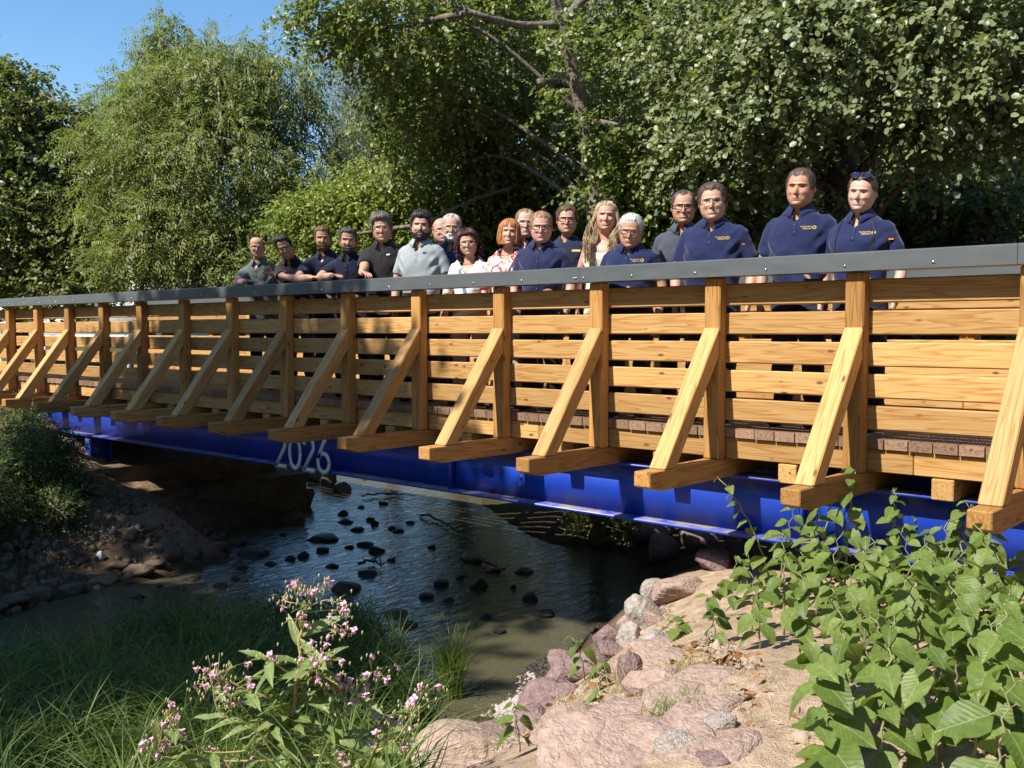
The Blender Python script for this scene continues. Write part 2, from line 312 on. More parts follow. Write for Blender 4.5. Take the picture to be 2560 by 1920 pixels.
# ------------------------------------------------------------------ the footbridge
X0, X1 = -1.6, 17.0
bridge = tag(empty('footbridge', (0, 0, 0)), 'timber footbridge with blue steel girder, raking braces and grey metal handrail over the creek', 'bridge')
MIRR = 2.3
def railing(side, label, k0, k1, capx0):
    rl = empty('railing', (0, 0, 0), parent=bridge); rl['label'] = label
    fy = (lambda v: v) if side == 0 else (lambda v: MIRR - v)
    def bb(name, x0, x1, ya, yb, z0, z1, mat, bev=.006):
        a, c = sorted((fy(ya), fy(yb))); return beam(name, (x0, a, z0), (x1, c, z1), mat, rl, bev)
    for k in range(k0, k1 + 1):
        bb('post', k, k + .122, 0, .097, -.214, 1.038, WOODP, .009)
        # raking brace: a timber cut plumb at the post and level on the cross beam
        poly = [(0, .70), (0, .50), (-.53, -.213), (-.675, -.213)]
        ang = math.atan2(.913, .675)
        V, Q, npoly = prism([(k, fy(p[0] - .001), p[1]) for p in poly], (.122, 0, 0))
        c = V.mean(0); R = Matrix(((0, 1, 0), (math.cos(ang) * (1 if side == 0 else -1), 0, math.sin(ang) * (-1 if side == 0 else 1)), (math.sin(ang), 0, math.cos(ang)))).to_4x4()
        mw = Matrix.Translation(Vector(c)) @ R; inv = np.array(mw.inverted()); Vl = (np.c_[V, np.ones(len(V))] @ inv.T)[:, :3]
        bm = bmesh.new(); vv = [bm.verts.new(p) for p in Vl]
        for q in Q: bm.faces.new([vv[t] for t in q])
        bm.faces.new([vv[t] for t in range(npoly)]); bm.faces.new([vv[t] for t in reversed(range(npoly, 2 * npoly))])
        bmesh.ops.recalc_face_normals(bm, faces=bm.faces); bmesh.ops.bevel(bm, geom=list(bm.edges), offset=.007, segments=1, affect='EDGES')
        me = bpy.data.meshes.new('brace'); bm.to_mesh(me); bm.free(); me.materials.append(WOOD)
        o = link('brace', me, rl); o.matrix_local = mw
    # boards in lengths of three bays, joints behind posts
    rows = [.998, .80, .602, .404, .206]
    for r, top in enumerate(rows):
        xs = list(np.arange(k0 + .06 + (r % 3) - 3, k1 + 1.2, 3.0))
        for xa in xs:
            a = max(xa, k0 - .3); c = min(xa + 2.996, k1 + .45)
            if c - a < .3: continue
            bb('board', a, c, .099, .135, top - .150, top, WOOD, .008)
    # folded sheet handrail with a top that slopes to the outside
    segs = [capx0, 1.75, 4.75, 7.75, 10.95, 14.0, X1 - .4]
    for a, c in zip(segs[:-1], segs[1:]):
        if c <= capx0: continue
        prof = [(-.055, 1.042), (-.055, 1.150), (-.050, 1.155), (.195, 1.178), (.20, 1.174), (.20, 1.066), (.19, 1.062), (.165, 1.045), (-.045, 1.040)]
        V, Q, npf = prism([(a, fy(p[0]), p[1]) for p in prof], (c - a - .003, 0, 0))
        bm = bmesh.new(); vv = [bm.verts.new(p) for p in V]
        for q in Q: bm.faces.new([vv[t] for t in q])
        bm.faces.new([vv[t] for t in range(npf)]); bm.faces.new([vv[t] for t in reversed(range(npf, 2 * npf))]); bmesh.ops.recalc_face_normals(bm, faces=bm.faces)
        me = bpy.data.meshes.new('handrail'); bm.to_mesh(me); bm.free(); me.materials.append(GREY); link('handrail', me, rl)
    bs = bmesh.new(); bmesh.ops.create_uvsphere(bs, u_segments=8, v_segments=5, radius=.009); rm = bpy.data.meshes.new('screw'); bs.to_mesh(rm); bs.free(); rm.materials.append(STEEL)
    for p in rm.polygons: p.use_smooth = True
    if side == 0:
        xs = sorted(list(np.arange(.3, 15.5, .53)) + [7.72, 7.79, 10.92, 10.99])
        for xa in xs:
            s_ = link('screw', rm, rl); s_.location = (xa, fy(-.056), 1.075)
    return rl
railing(0, 'near railing of wide boards with raking braces outside', -1, 15, X0 + .4)
railing(1, 'far railing of wide boards facing the walkway', 0, 15, .02)
for k in range(-1, 16):                                     # cross beams with chamfered noses
    for_y = [(-.841, -.311), (-.841, -.215), (MIRR + .841, -.215), (MIRR + .841, -.311), (MIRR + .70, -.347), (-.70, -.347)]
    V, Q, npf = prism([(k, p[0], p[1]) for p in for_y], (.122, 0, 0))
    c = V.mean(0); mw = Matrix.Translation(Vector(c)) @ Matrix.Rotation(math.pi / 2, 4, 'Z'); Vl = (np.c_[V, np.ones(len(V))] @ np.array(mw.inverted()).T)[:, :3]
    bm = bmesh.new(); vv = [bm.verts.new(p) for p in Vl]
    for q in Q: bm.faces.new([vv[t] for t in q])
    bm.faces.new([vv[t] for t in range(npf)]); bm.faces.new([vv[t] for t in reversed(range(npf, 2 * npf))]); bmesh.ops.recalc_face_normals(bm, faces=bm.faces)
    bmesh.ops.bevel(bm, geom=list(bm.edges), offset=.006, segments=1, affect='EDGES')
    me = bpy.data.meshes.new('cross_beam'); bm.to_mesh(me); bm.free(); me.materials.append(WOODP); o = link('cross_beam', me, bridge); o.matrix_local = mw
    if k < 15: beam('joist', (k + .51, .115, -.347), (k + .64, MIRR - .115, -.218), WOOD, bridge)
for yy in (.125, MIRR - .16):                               # edge stringers under the plank ends
    for a in np.arange(X0, X1, 3.0):
        beam('edge_stringer', (a, yy, -.212), (min(a + 2.996, X1), yy + .05, -.068), WOOD, bridge)
deck = empty('deck', (0, 0, 0), parent=bridge)
# ribbed planks: grooves run along the plank
pm = None; pw = .140
prof = []
nr = 7
for i in range(nr):
    a = -pw / 2 + pw * i / nr; prof += [(a + .0015, -.004), (a + .005, 0), (a + pw / nr - .005, 0), (a + pw / nr - .0015, -.004)]
prof = [(-pw / 2, -.064), (-pw / 2, -.006)] + prof + [(pw / 2, -.006), (pw / 2, -.064)]
V, Q, npf = prism([(-1.05, -p[0], p[1]) for p in prof], (2.1, 0, 0))
bm = bmesh.new(); vv = [bm.verts.new(p) for p in V]
for q in Q: bm.faces.new([vv[t] for t in q])
bm.faces.new([vv[t] for t in range(npf)]); bm.faces.new([vv[t] for t in reversed(range(npf, 2 * npf))]); bmesh.ops.recalc_face_normals(bm, faces=bm.faces)
pm = bpy.data.meshes.new('plank'); bm.to_mesh(pm); bm.free(); pm.materials.append(PLANK)
for i, xa in enumerate(np.arange(X0, X1, .1475)):
    o = link('plank', pm, deck); o.matrix_local = Matrix.Translation((xa, MIRR / 2 + random.uniform(-.003, .003), random.uniform(-.001, .001))) @ Matrix.Rotation(math.pi / 2, 4, 'Z')
# girders
def girder(yc, front):
    mb = MB()
    def bx(x0, x1, y0, y1, z0, z1):
        V = [(x0, y0, z0), (x1, y0, z0), (x1, y1, z0), (x0, y1, z0), (x0, y0, z1), (x1, y0, z1), (x1, y1, z1), (x0, y1, z1)]
        mb.add(V, [(0, 3, 2, 1), (4, 5, 6, 7), (0, 1, 5, 4), (1, 2, 6, 5), (2, 3, 7, 6), (3, 0, 4, 7)])
    bx(-.1, X1 - .8, yc, yc + .014, -.765, -.364); bx(-.1, X1 - .8, yc - .125, yc + .14, -.364, -.349); bx(-.1, X1 - .8, yc - .125, yc + .14, -.787, -.765)
    gd = link('girder', mb.mesh('girder', [BLUE], False), bridge)
    for xs in (9.2, 12.6):
        mb = MB()
        V = [(xs, yc - .004, -.763), (xs + .012, yc - .004, -.763), (xs + .012, yc - .004, -.366), (xs, yc - .004, -.366)]
        Vb, Q, npf = prism(V, (0, -.09, 0)); mb.add(Vb, Q + [(3, 2, 1, 0), (4, 5, 6, 7)]); 
        link('stiffener', mb.mesh('stiffener', [BLUE], False), gd)
    return gd
gd = girder(.36, True); girder(MIRR - .36, False)
bs = bmesh.new(); bmesh.ops.create_cone(bs, segments=6, radius1=.016, radius2=.014, depth=.014, cap_ends=True); bolt_me = bpy.data.meshes.new('bolt'); bs.to_mesh(bolt_me); bs.free(); bolt_me.materials.append(STEEL)
for xa, za in ((10.0, -.52), (10.0, -.585), (10.0, -.65), (3.6, -.60)):
    o = link('bolt', bolt_me, gd); o.matrix_local = Matrix.Translation((xa, .352, za)) @ Matrix.Rotation(math.pi / 2, 4, 'X')
# painted year on the girder: 2 0 2 6
def stroke(path, w, dep):
    P = np.asarray(path, float); T = unit(np.gradient(P, axis=0)); N = np.c_[-T[:, 1], T[:, 0]]; n_ = len(P); a = P + N * w / 2; c = P - N * w / 2
    V = np.concatenate([np.c_[a[:, 0], np.zeros(n_), a[:, 1]], np.c_[c[:, 0], np.zeros(n_), c[:, 1]], np.c_[a[:, 0], np.full(n_, dep), a[:, 1]], np.c_[c[:, 0], np.full(n_, dep), c[:, 1]]])
    Q = []
    for i in range(n_ - 1):
        Q += [(i, i + 1, n_ + i + 1, n_ + i), (2 * n_ + i, 3 * n_ + i, 3 * n_ + i + 1, 2 * n_ + i + 1), (i, 2 * n_ + i, 2 * n_ + i + 1, i + 1), (n_ + i, n_ + i + 1, 3 * n_ + i + 1, 3 * n_ + i)]
    Q += [(0, n_, 3 * n_, 2 * n_), (n_ - 1, 3 * n_ - 1, 4 * n_ - 1, 2 * n_ - 1)]
    return V, Q
def arc(cx, cz, rx, rz, a0, a1, n_=24):
    a = np.radians(np.linspace(a0, a1, n_)); return np.c_[cx + rx * np.cos(a), cz + rz * np.sin(a)]
DH, DW, SW = .37, .20, .042
two = [np.r_[arc(.10, .27, .082, .08, 170, -35, 22), [(.02, .021)]], np.array([(.0, .021), (.10, .021), (.20, .021)])]
zero = [arc(.11, .185, .092, .165, 0, 360, 40)]
six = [arc(.11, .118, .092, .098, 0, 360, 34), np.array([(.030, .155), (.060, .235), (.105, .315), (.15, .365)])]
dx = ony(690, 1165, .22)[0] - .02
for ch, off in ((two, 0), (zero, .245), (two, .495), (six, .735)):
    mb = MB()
    for st in ch:
        V, Q = stroke(st, SW, .01); mb.add(V, Q)
    o = link('digit', mb.mesh('digit', [LETTER], False), gd); o.location = (dx + off, .222, -.80)
# support column under the left end
mb = MB()
for (xa, xb, ya, yb) in ((1.96, 2.14, .27, .285), (1.96, 2.14, .56, .575), (2.04, 2.055, .285, .56)):
    V, Q, npf = prism([(xa, ya, -1.16), (xb, ya, -1.16), (xb, yb, -1.16), (xa, yb, -1.16)], (0, 0, .373)); mb.add(V, Q + [(3, 2, 1, 0), (4, 5, 6, 7)])
col_o = link('support_column', mb.mesh('support_column', [BLUE], False), bridge)
mb = MB(); V, Q, npf = prism([(1.88, .2, -1.18), (2.22, .2, -1.18), (2.22, .64, -1.18), (1.88, .64, -1.18)], (0, 0, .019)); mb.add(V, Q + [(3, 2, 1, 0), (4, 5, 6, 7)])
link('base_plate', mb.mesh('base_plate', [STEEL], False), col_o)
# concrete footing steps below the left end
CONC = M('dusty_concrete', (.32, .22, .14), .95, .1); noise_color(CONC, 6, [(.3, (.09, .058, .036)), (.7, (.20, .135, .085))]); bump(CONC, 30, .7, .02)
def step(name, x0, x1, y0, y1, z0, z1, label):
    bm = bmesh.new(); bmesh.ops.create_cube(bm, size=1); bmesh.ops.subdivide_edges(bm, edges=list(bm.edges), cuts=7, use_grid_fill=True)
    for v in bm.verts:
        v.co = ((x0 + x1) / 2 + v.co.x * (x1 - x0), (y0 + y1) / 2 + v.co.y * (y1 - y0), (z0 + z1) / 2 + v.co.z * (z1 - z0))
        v.co += Vector((fbm(np.array([v.co.y * 3]), np.array([v.co.z * 3]), 2, 1)[0], fbm(np.array([v.co.x * 3]), np.array([v.co.z * 3]), 2, 2)[0], fbm(np.array([v.co.x * 3]), np.array([v.co.y * 3]), 2, 4)[0] * .4)) * .02
    me = bpy.data.meshes.new(name); bm.to_mesh(me); bm.free(); me.materials.append(CONC); return tag(link(name, me), label, 'footing')
step('footing_step', 1.0, 2.72, -.75, 2.9, -2.0, -1.18, 'upper dusty concrete footing step carrying the blue support column')
step('footing_step', 1.6, 3.25, -.35, 3.1, -2.2, -1.50, 'lower dusty concrete footing step beneath the upper one')
# ------------------------------------------------------------------ people
def vcol(name, rough=.5, spec=.35, sss=0.0):
    m = M(name, (.5, .5, .5), rough, spec); n, l, b = nt(m); a_ = n.new('ShaderNodeAttribute'); a_.attribute_name = 'col'
    l.new(a_.outputs['Color'], b.inputs['Base Color'])
    if sss: b.inputs['Subsurface Weight'].default_value = sss; b.inputs['Subsurface Radius'].default_value = (.012, .005, .003); b.inputs['Subsurface Scale'].default_value = .6
    return m
SKIN = vcol('skin', .48, .4); bump(SKIN, 60, .12, .004)
_cl = {}
def cloth(c, rough=.85):
    k = tuple(c)
    if k not in _cl:
        m = M('cloth', c, rough, .15); bump(m, 11, .55, .025, 4); _cl[k] = m
        n, l, b = nt(m); b.inputs['Sheen Weight'].default_value = .15
    return _cl[k]
_hm = {}
def hairmat(c):
    k = tuple(c)
    if k not in _hm:
        m = M('hair', c, .5, .4); d = tuple(v * .55 for v in c); e = tuple(min(1, v * 1.5) for v in c)
        noise_color(m, 60, [(.3, d), (.7, e)], coords='Object', map_scale=(1, 1, .25)); bump(m, 160, .5, .006); _hm[k] = m
    return _hm[k]
FRAME = M('black_frame', (.012, .012, .014), .3); FRAMEB = M('brown_frame', (.12, .05, .03), .35); FRAMET = M('thin_metal_frame', (.35, .3, .26), .3, .5, .8)
LENS = M('lens', (1, 1, 1), .02, .2); ln_, ll_, lb_ = nt(LENS); lt_ = ln_.new('ShaderNodeBsdfTransparent'); lg_ = ln_.new('ShaderNodeBsdfGlossy'); lg_.inputs['Roughness'].default_value = .03; lm_ = ln_.new('ShaderNodeMixShader'); lm_.inputs['Fac'].default_value = .07
ll_.new(lt_.outputs[0], lm_.inputs[1]); ll_.new(lg_.outputs[0], lm_.inputs[2]); ll_.new(lm_.outputs[0], ln_['Material Output'].inputs['Surface'])
DLENS = M('dark_lens', (.01, .02, .06), .08, .6)
GOLD = M('yellow_print', (.75, .50, .10), .6); BLACK = M('black_strap', (.012, .012, .014), .7); SHOE = M('dark_shoe', (.03, .03, .03), .6)
SILV = M('silver_watch', (.7, .7, .7), .25, .5, 1.0)
hz = np.array([1.0, .985, .96, .92, .86, .78, .68, .58, .5, .42, .34, .26, .18, .1, .04, 0, -.03, -.06, -.1, -.16, -.24, -.34])
hw = np.array([.0, .085, .15, .215, .27, .31, .33, .33, .330, .330, .326, .314, .290, .250, .205, .170, .168, .19, .205, .21, .215, .24])
hf = np.array([.0, .09, .165, .245, .32, .375, .40, .405, .40, .395, .395, .395, .395, .385, .37, .335, .25, .13, .085, .075, .07, .075])
hb = np.array([.0, .09, .17, .26, .345, .41, .445, .445, .43, .40, .365, .33, .31, .295, .29, .29, .29, .29, .29, .29, .30, .33])
ZF = np.r_[1.0, .994, .985, .972, np.linspace(.955, .62, 16), np.linspace(.605, .02, 84), np.linspace(0, -.34, 14)]
NA = 96; AA = np.linspace(-math.pi, math.pi, NA, endpoint=False); AA = AA - .55 * np.sin(AA)
def ip(z, zs, v): return np.interp(-z, -zs, v)
tz = np.array([1.535, 1.515, 1.485, 1.455, 1.425, 1.375, 1.30, 1.20, 1.08, .98, .88, .80])
tw = np.array([.060, .066, .086, .120, .152, .182, .200, .186, .176, .176, .186, .186])
tf = np.array([.046, .052, .062, .078, .092, .108, .122, .121, .118, .118, .120, .115])
tb = np.array([.070, .076, .085, .097, .106, .113, .116, .106, .100, .105, .120, .122])
def G(x, c, s): return np.exp(-((x - c) / s) ** 2)
def ss(a, b, v): t = np.clip((v - a) / (b - a), 0, 1); return t * t * (3 - 2 * t)
def gridfaces(r, c, wrap=True):
    Q = []
    for i in range(r - 1):
        for j in range(c if wrap else c - 1):
            k = (j + 1) % c; Q.append((i * c + j, i * c + k, (i + 1) * c + k, (i + 1) * c + j))
    return np.array(Q)
HAIRLINE = {
 'short': ([0, .5, .75, .95, 1.15, 1.35, 1.5, 1.75, 1.95, 2.3, 3.15], [.80, .82, .78, .62, .44, .47, .62, .60, .36, .22, .14]),
 'full': ([0, .5, .75, .95, 1.15, 1.35, 1.5, 1.75, 1.95, 2.3, 3.15], [.76, .77, .72, .58, .40, .42, .55, .52, .30, .16, .08]),
 'receding': ([0, .3, .55, .8, 1.0, 1.15, 1.35, 1.5, 1.75, 1.95, 2.3, 3.15], [.86, .90, .96, .86, .66, .46, .48, .62, .60, .36, .22, .14]),
 'back': ([0, .5, .8, 1.05, 1.25, 1.5, 1.75, 1.95, 2.3, 3.15], [.83, .84, .80, .66, .56, .60, .56, .36, .22, .1]),
}
def remeshed(mb, voxel, smooth=6):
    me = mb.mesh('tmp', [], True); o = bpy.data.objects.new('tmp', me); COL.objects.link(o)
    r = o.modifiers.new('r', 'REMESH'); r.mode = 'VOXEL'; r.voxel_size = voxel; r.use_smooth_shade = True
    s = o.modifiers.new('s', 'SMOOTH'); s.factor = .5; s.iterations = smooth
    dg = bpy.context.evaluated_depsgraph_get(); m2 = bpy.data.meshes.new_from_object(o.evaluated_get(dg))
    bpy.data.objects.remove(o); bpy.data.meshes.remove(me); return m2
def get_v(me):
    a = np.empty(len(me.vertices) * 3, np.float32); me.vertices.foreach_get('co', a); return a.reshape(-1, 3).astype(float)
def set_v(me, V): me.vertices.foreach_set('co', np.ascontiguousarray(V, np.float32).ravel()); me.update()
def loft_z(z, w, f, b, x0=0.0, n=36, p=2.3):
    a = np.linspace(0, 2 * math.pi, n, endpoint=False); c, s = np.cos(a), np.sin(a); e = 2 / p
    X = np.sign(s) * np.abs(s) ** e; Yf = np.abs(c) ** e; V = []
    for i in range(len(z)): V.append(np.c_[x0 + w[i] * X, np.where(c > 0, -f[i] * Yf, b[i] * Yf), np.full(n, z[i])])
    V = np.concatenate(V); Q = gridfaces(len(z), n); V = np.concatenate([V, [[x0, 0, z[0]], [x0, 0, z[-1]]]]); m = len(z) * n
    T = [(m, j, (j + 1) % n) for j in range(n)] + [(m + 1, (len(z) - 1) * n + (j + 1) % n, (len(z) - 1) * n + j) for j in range(n)]
    return V, Q, T
def hand(mb, wrist, d, nrm, col, side=1, curl=.5, L=1.0, spread=1.0):
    wrist = np.asarray(wrist, float); d = unit(d); nrm = unit(np.asarray(nrm, float) - d * (np.asarray(nrm) @ d)); lat = np.cross(d, nrm) * side
    P = np.array([wrist - d * .02, wrist + d * .01, wrist + d * .045, wrist + d * .085]) ; a = np.linspace(0, 2 * math.pi, 12, endpoint=False); V = []
    for p, (wd, th) in zip(P, ((.026, .021), (.030, .020), (.040, .017), (.041, .014))):
        V.append(p * 1.0 + L * (wd * np.cos(a)[:, None] * lat + th * np.sin(a)[:, None] * nrm))
    V = np.concatenate(V); V = np.concatenate([V, P[-1:] + d * .006]); Q = gridfaces(4, 12); T = [(48, 36 + j, 36 + (j + 1) % 12) for j in range(12)]
    mb.add(V, Q, T, col)
    for i, (off, ln) in enumerate(((-.029, .92), (-.0095, 1.0), (.0105, .94), (.029, .74))):
        p = wrist + d * .082 + lat * off * L; dd = unit(d + lat * off * 3 * spread); pts = [p - dd * .012, p]; ang = 0
        for sg in (.042, .027, .022):
            ang += curl * (.55 if sg > .04 else .75); e = dd * math.cos(ang) - nrm * math.sin(ang); pts.append(pts[-1] + e * sg * ln * L)
        V, Q, T = tube(pts, np.array([.0098, .0098, .0088, .0078, .0060]) * L, 7); mb.add(V, Q, T, col)
    p = wrist + d * .025 - lat * .024 * L; e1 = unit(d * .75 - lat * .75 - nrm * .25); e2 = unit(d * .95 - lat * .25 - nrm * .35 * (curl + .3)); pts = [p, p + e1 * .038 * L, p + e1 * .038 * L + e2 * .03 * L, p + e1 * .038 * L + e2 * .054 * L]
    V, Q, T = tube(pts, np.array([.014, .0115, .0105, .0075]) * L, 7); mb.add(V, Q, T, col)
_txt = {}
def text_mesh(body, size):
    cu = bpy.data.curves.new('t', 'FONT'); cu.body = body; cu.size = size; cu.align_x = 'RIGHT'; cu.resolution_u = 2
    o = bpy.data.objects.new('t', cu); COL.objects.link(o); dg = bpy.context.evaluated_depsgraph_get(); me = bpy.data.meshes.new_from_object(o.evaluated_get(dg))
    V = get_v(me); F = [list(p.vertices) for p in me.polygons]; bpy.data.objects.remove(o); return V, F
def person(x, y, H, u, label, yaw, head=(0, 0, 0), skin=(.50, .29, .20), shirt=(.02, .03, .09), style='polo', hair='short', hcol=(.05, .03, .02), hthick=.05, kw=1.0, belly=0.0, female=False,
           lean=0.0, arms=None, glasses=None, beard=None, smile=1.0, trousers=(.02, .022, .03), logo=None, flag=False, vneck=.07, extras=()):
    u = u * 1.065; s = H / 1.75; g = np.random.default_rng(int(x * 1000) % 9973)
    hcap = hthick * .55 * u if hair not in ('bald',) else 0.0
    zc = H - hcap - u; R0 = math.radians(yaw); yh = -.035
    skin = np.array(skin, float)
    # --- head, neck and torso as one column
    Z, A = np.meshgrid(ZF, AA, indexing='ij'); W = ip(Z, hz, hw) * np.where(Z > -.05, 1.07, 1.0 + .07 * np.clip((Z + .15) / .10, 0, 1)); FR = ip(Z, hz, hf); BK = ip(Z, hz, hb)
    if female: W = W * (1 - .05 * G(Z, .12, .14)); FR = FR * (1 - .02 * G(Z, .1, .15))
    sa, ca = np.sin(A), np.cos(A); e = 2 / 2.15
    X = W * np.sign(sa) * np.abs(sa) ** e; Y = np.where(ca > 0, -FR, BK) * np.abs(ca) ** e
    fr = ss(.05, .35, ca); ax = np.abs(X); zn = (.56 - Z)
    nose = ss(0, .20, zn) * (1 - ss(.235, .275, zn)) * .125
    d = nose * np.exp(-(X / (.032 + .13 * np.clip(zn, 0, .26) ** 1.2)) ** 2)
    d += -.058 * G(ax, .135, .075) * G(Z, .50, .045) + .018 * G(ax, .14, .045) * G(Z, .485, .022) + .030 * G(ax, .11, .12) * G(Z, .578, .030) - .02 * G(ax, .30, .06) * G(Z, .62, .10)
    d += (.012 + .030 * smile) * G(ax, .185, .07) * G(Z, .355, .060) + .018 * G(X, 0, .10) * G(Z, .195, .045) + .022 * G(X, 0, .09) * G(Z, .055, .05)
    zm = .188 + 1.5 * smile * X ** 2
    d += -.007 * np.exp(-(X / .115) ** 2) * G(Z, zm, .013) - .010 * G(X, 0, .12) * G(Z, .12, .022) - .018 * smile * G(ax, .145, .022) * G(Z, .25, .06) + .012 * G(X, 0, .07) * G(Z, .235, .02)
    Y = Y - d * fr
    zm2 = zm
    col = np.tile(skin, (Z.size, 1)).reshape(*Z.shape, 3)
    def paint(c, m): 
        nonlocal col; m = np.clip(m, 0, 1)[..., None]; col = col * (1 - m) + np.array(c) * m
    red = skin * np.array((1.12, .78, .72))
    paint(red, .55 * fr * (G(ax, .19, .08) * G(Z, .38, .07) + G(X, 0, .05) * G(Z, .35, .05)))
    paint(skin * .93, .5 * ss(.7, .9, Z))
    hc = np.array(hcol); stub = {'stubble': .35, 'full': .8, 'white': .75, 'short': .6, None: 0.0}[beard]
    aA = np.abs(A); zlim = np.interp(aA, [0, .25, .45, .75, 1.1, 1.35, 1.5], [.292, .282, .24, .21, .27, .40, .44])
    bz = ss(.025, -.02, Z - zlim) * ss(-.12, -.02, Z) * ss(1.6, 1.3, aA) * (1 - np.exp(-(X / .12) ** 4 - ((Z - .192) / .034) ** 4)) * (.75 + .25 * ss(.05, .25, .3 - Z))
    bc = np.array((.55, .52, .48)) if beard == 'white' else hc
    if stub: paint(bc, stub * bz)
    paint((.42, .16, .14) if not female else (.50, .15, .14), .8 * fr * G(X, 0, .105) * G(Z, zm - .002, .034))
    if smile > .8: paint(skin * .22, .95 * fr * np.exp(-(X / .135) ** 4) * np.exp(-((Z - zm + .004) / .024) ** 4)); paint((.74, .70, .65), 1.2 * fr * np.exp(-(X / .104) ** 4) * np.exp(-((Z - zm - .003) / .0115) ** 4))
    else: paint(skin * .35, .9 * fr * np.exp(-(X / .125) ** 4) * G(Z, zm, .010))
    paint(hc * .8 if hair != 'bald' and beard != 'white' else (.28, .24, .2), 1.0 * fr * np.exp(-((ax - .135) / .085) ** 4) * G(Z, .568 - .75 * (ax - .12) ** 2, .019))
    paint(skin * np.array((.70, .56, .53)), .7 * fr * G(ax, .14, .078) * G(Z, .505, .040)); paint(skin * np.array((.8, .6, .55)), .6 * fr * (G(ax, .06, .02) * G(Z, .33, .03) + G(X, 0, .10) * G(Z, .125, .016)))  # shade in eye sockets, by the nose and under the lip painted in
    paint((.66, .62, .58), .8 * fr * np.exp(-((ax - .14) / .05) ** 4) * G(Z, .487, .012))
    paint((.018, .014, .012), 1.5 * fr * G(ax, .138, .022) * G(Z, .487, .016)); paint((.04, .022, .018), 1.1 * fr * np.exp(-((ax - .14) / .062) ** 4) * G(Z, .507, .0085)); paint(skin * .45, .7 * fr * np.exp(-((ax - .14) / .058) ** 4) * G(Z, .466, .006))
    paint(skin * .4, .8 * fr * G(ax, .028, .012) * G(Z, .297, .010))
    HV = np.stack([X * u, Y * u + yh + .02 * 0, Z * u + zc], -1)
    # torso continues the column
    prof = lambda z: (np.interp(-z / s, -tz, tw) * s * kw, np.interp(-z / s, -tz, tf) * s * (1 + belly * G(z / s, 1.08, .16)) * kw ** .6, np.interp(-z / s, -tz, tb) * s * kw ** .6)
    zb = zc - .34 * u; zt = np.r_[np.linspace(zb - .012, 1.40 * s, 7), np.linspace(1.37 * s, .90 * s, 10)]
    TV = []
    for zz in zt:
        w_, f_, b_ = prof(min(zz, 1.5 * s)); k = ss(zb, zb - .05, zz); w0, f0, b0 = .24 * u, .075 * u - yh, .33 * u + yh
        ww = (w_ - .012) * k + w0 * (1 - k); ff = (f_ - .010) * k + f0 * (1 - k); bb_ = (b_ - .012) * k + b0 * (1 - k)
        TV.append(np.c_[ww * np.sign(np.sin(AA)) * np.abs(np.sin(AA)) ** .9, np.where(np.cos(AA) > 0, -ff, bb_) * np.abs(np.cos(AA)) ** .9, np.full(NA, zz)])
    HVf = HV.reshape(-1, 3); col = col.reshape(-1, 3); nh = len(HVf)
    Vb = np.concatenate([HVf, np.concatenate(TV)]); colb = np.concatenate([col, np.tile(skin * .97, (len(zt) * NA, 1))])
    piv = np.array([0, .01, zc - .02 * s])
    Rh = np.array((Matrix.Rotation(math.radians(head[0]), 3, 'Z') @ Matrix.Rotation(math.radians(head[1]), 3, 'X') @ Matrix.Rotation(math.radians(head[2]), 3, 'Y')))
    def turn(V):
        w_ = ss(zc - .30 * u, zc - .02 * u, V[:, 2])[:, None] if len(V) else 0; return V * (1 - w_) + (piv + (V - piv) @ Rh.T) * w_
    def shear(V):
        V = V.copy(); V[:, 1] -= lean * np.maximum(V[:, 2] - .95 * s, 0); return V
    full = lambda V: shear(turn(np.asarray(V, float)))
    hc_l = full(np.array([[0, yh, zc + .5 * u]]))[0]
    cR, sR = math.cos(R0), math.sin(R0)
    root_xy = np.array([x, y]) - np.array([cR * hc_l[0] - sR * hc_l[1], sR * hc_l[0] + cR * hc_l[1]])
    root = tag(empty('person', (root_xy[0], root_xy[1], 0.0), R0), label, 'person')
    def tolocal(p):
        p = np.asarray(p, float); q = p[:2] - root_xy; return np.array([cR * q[0] + sR * q[1], -sR * q[0] + cR * q[1], p[2]])
    mb = MB(); mb.add(full(Vb), gridfaces(len(ZF) + len(zt), NA), (), colb)
    for sd in (-1, 1):                                   # ears
        th, ph = np.meshgrid(np.linspace(0, math.pi, 9), np.linspace(0, 2 * math.pi, 12, endpoint=False), indexing='ij')
        E = np.stack([sd * (.362 * u + .030 * u * np.sin(th) * np.cos(ph) + .03 * u * np.sin(th) * np.clip(np.sin(ph), 0, 1)), yh + .03 * u + .055 * u * np.sin(th) * np.sin(ph), zc + (.455 + .095 * np.cos(th)) * u], -1).reshape(-1, 3)
        mb.add(full(E), gridfaces(9, 12), (), skin * np.array((1.05, .85, .8)))
    sleeves = []
    arms = arms or {}
    for sd in (-1, 1):
        sh = shear(np.array([[sd * .158 * s * kw, .012, 1.378 * s]]))[0]
        if sd in arms: el, wr, hd, nr, cu = arms[sd]; el = tolocal(el); wr = tolocal(wr); hdv = np.asarray(hd, float); nrv = np.asarray(nr, float); rot = lambda v: np.array([cR * v[0] + sR * v[1], -sR * v[0] + cR * v[1], v[2]]); hdv = rot(hdv); nrv = rot(nrv)
        else:
            el = shear(np.array([[sd * (.245 * kw + .01) * s, .035, 1.10 * s]]))[0]; wr = np.array([sd * (.245 * kw) * s, el[1] - .09, .86 * s]); hdv = np.array([-sd * .1, -.25, -1]); nrv = np.array([sd * 1.0, 0, 0]); cu = .45
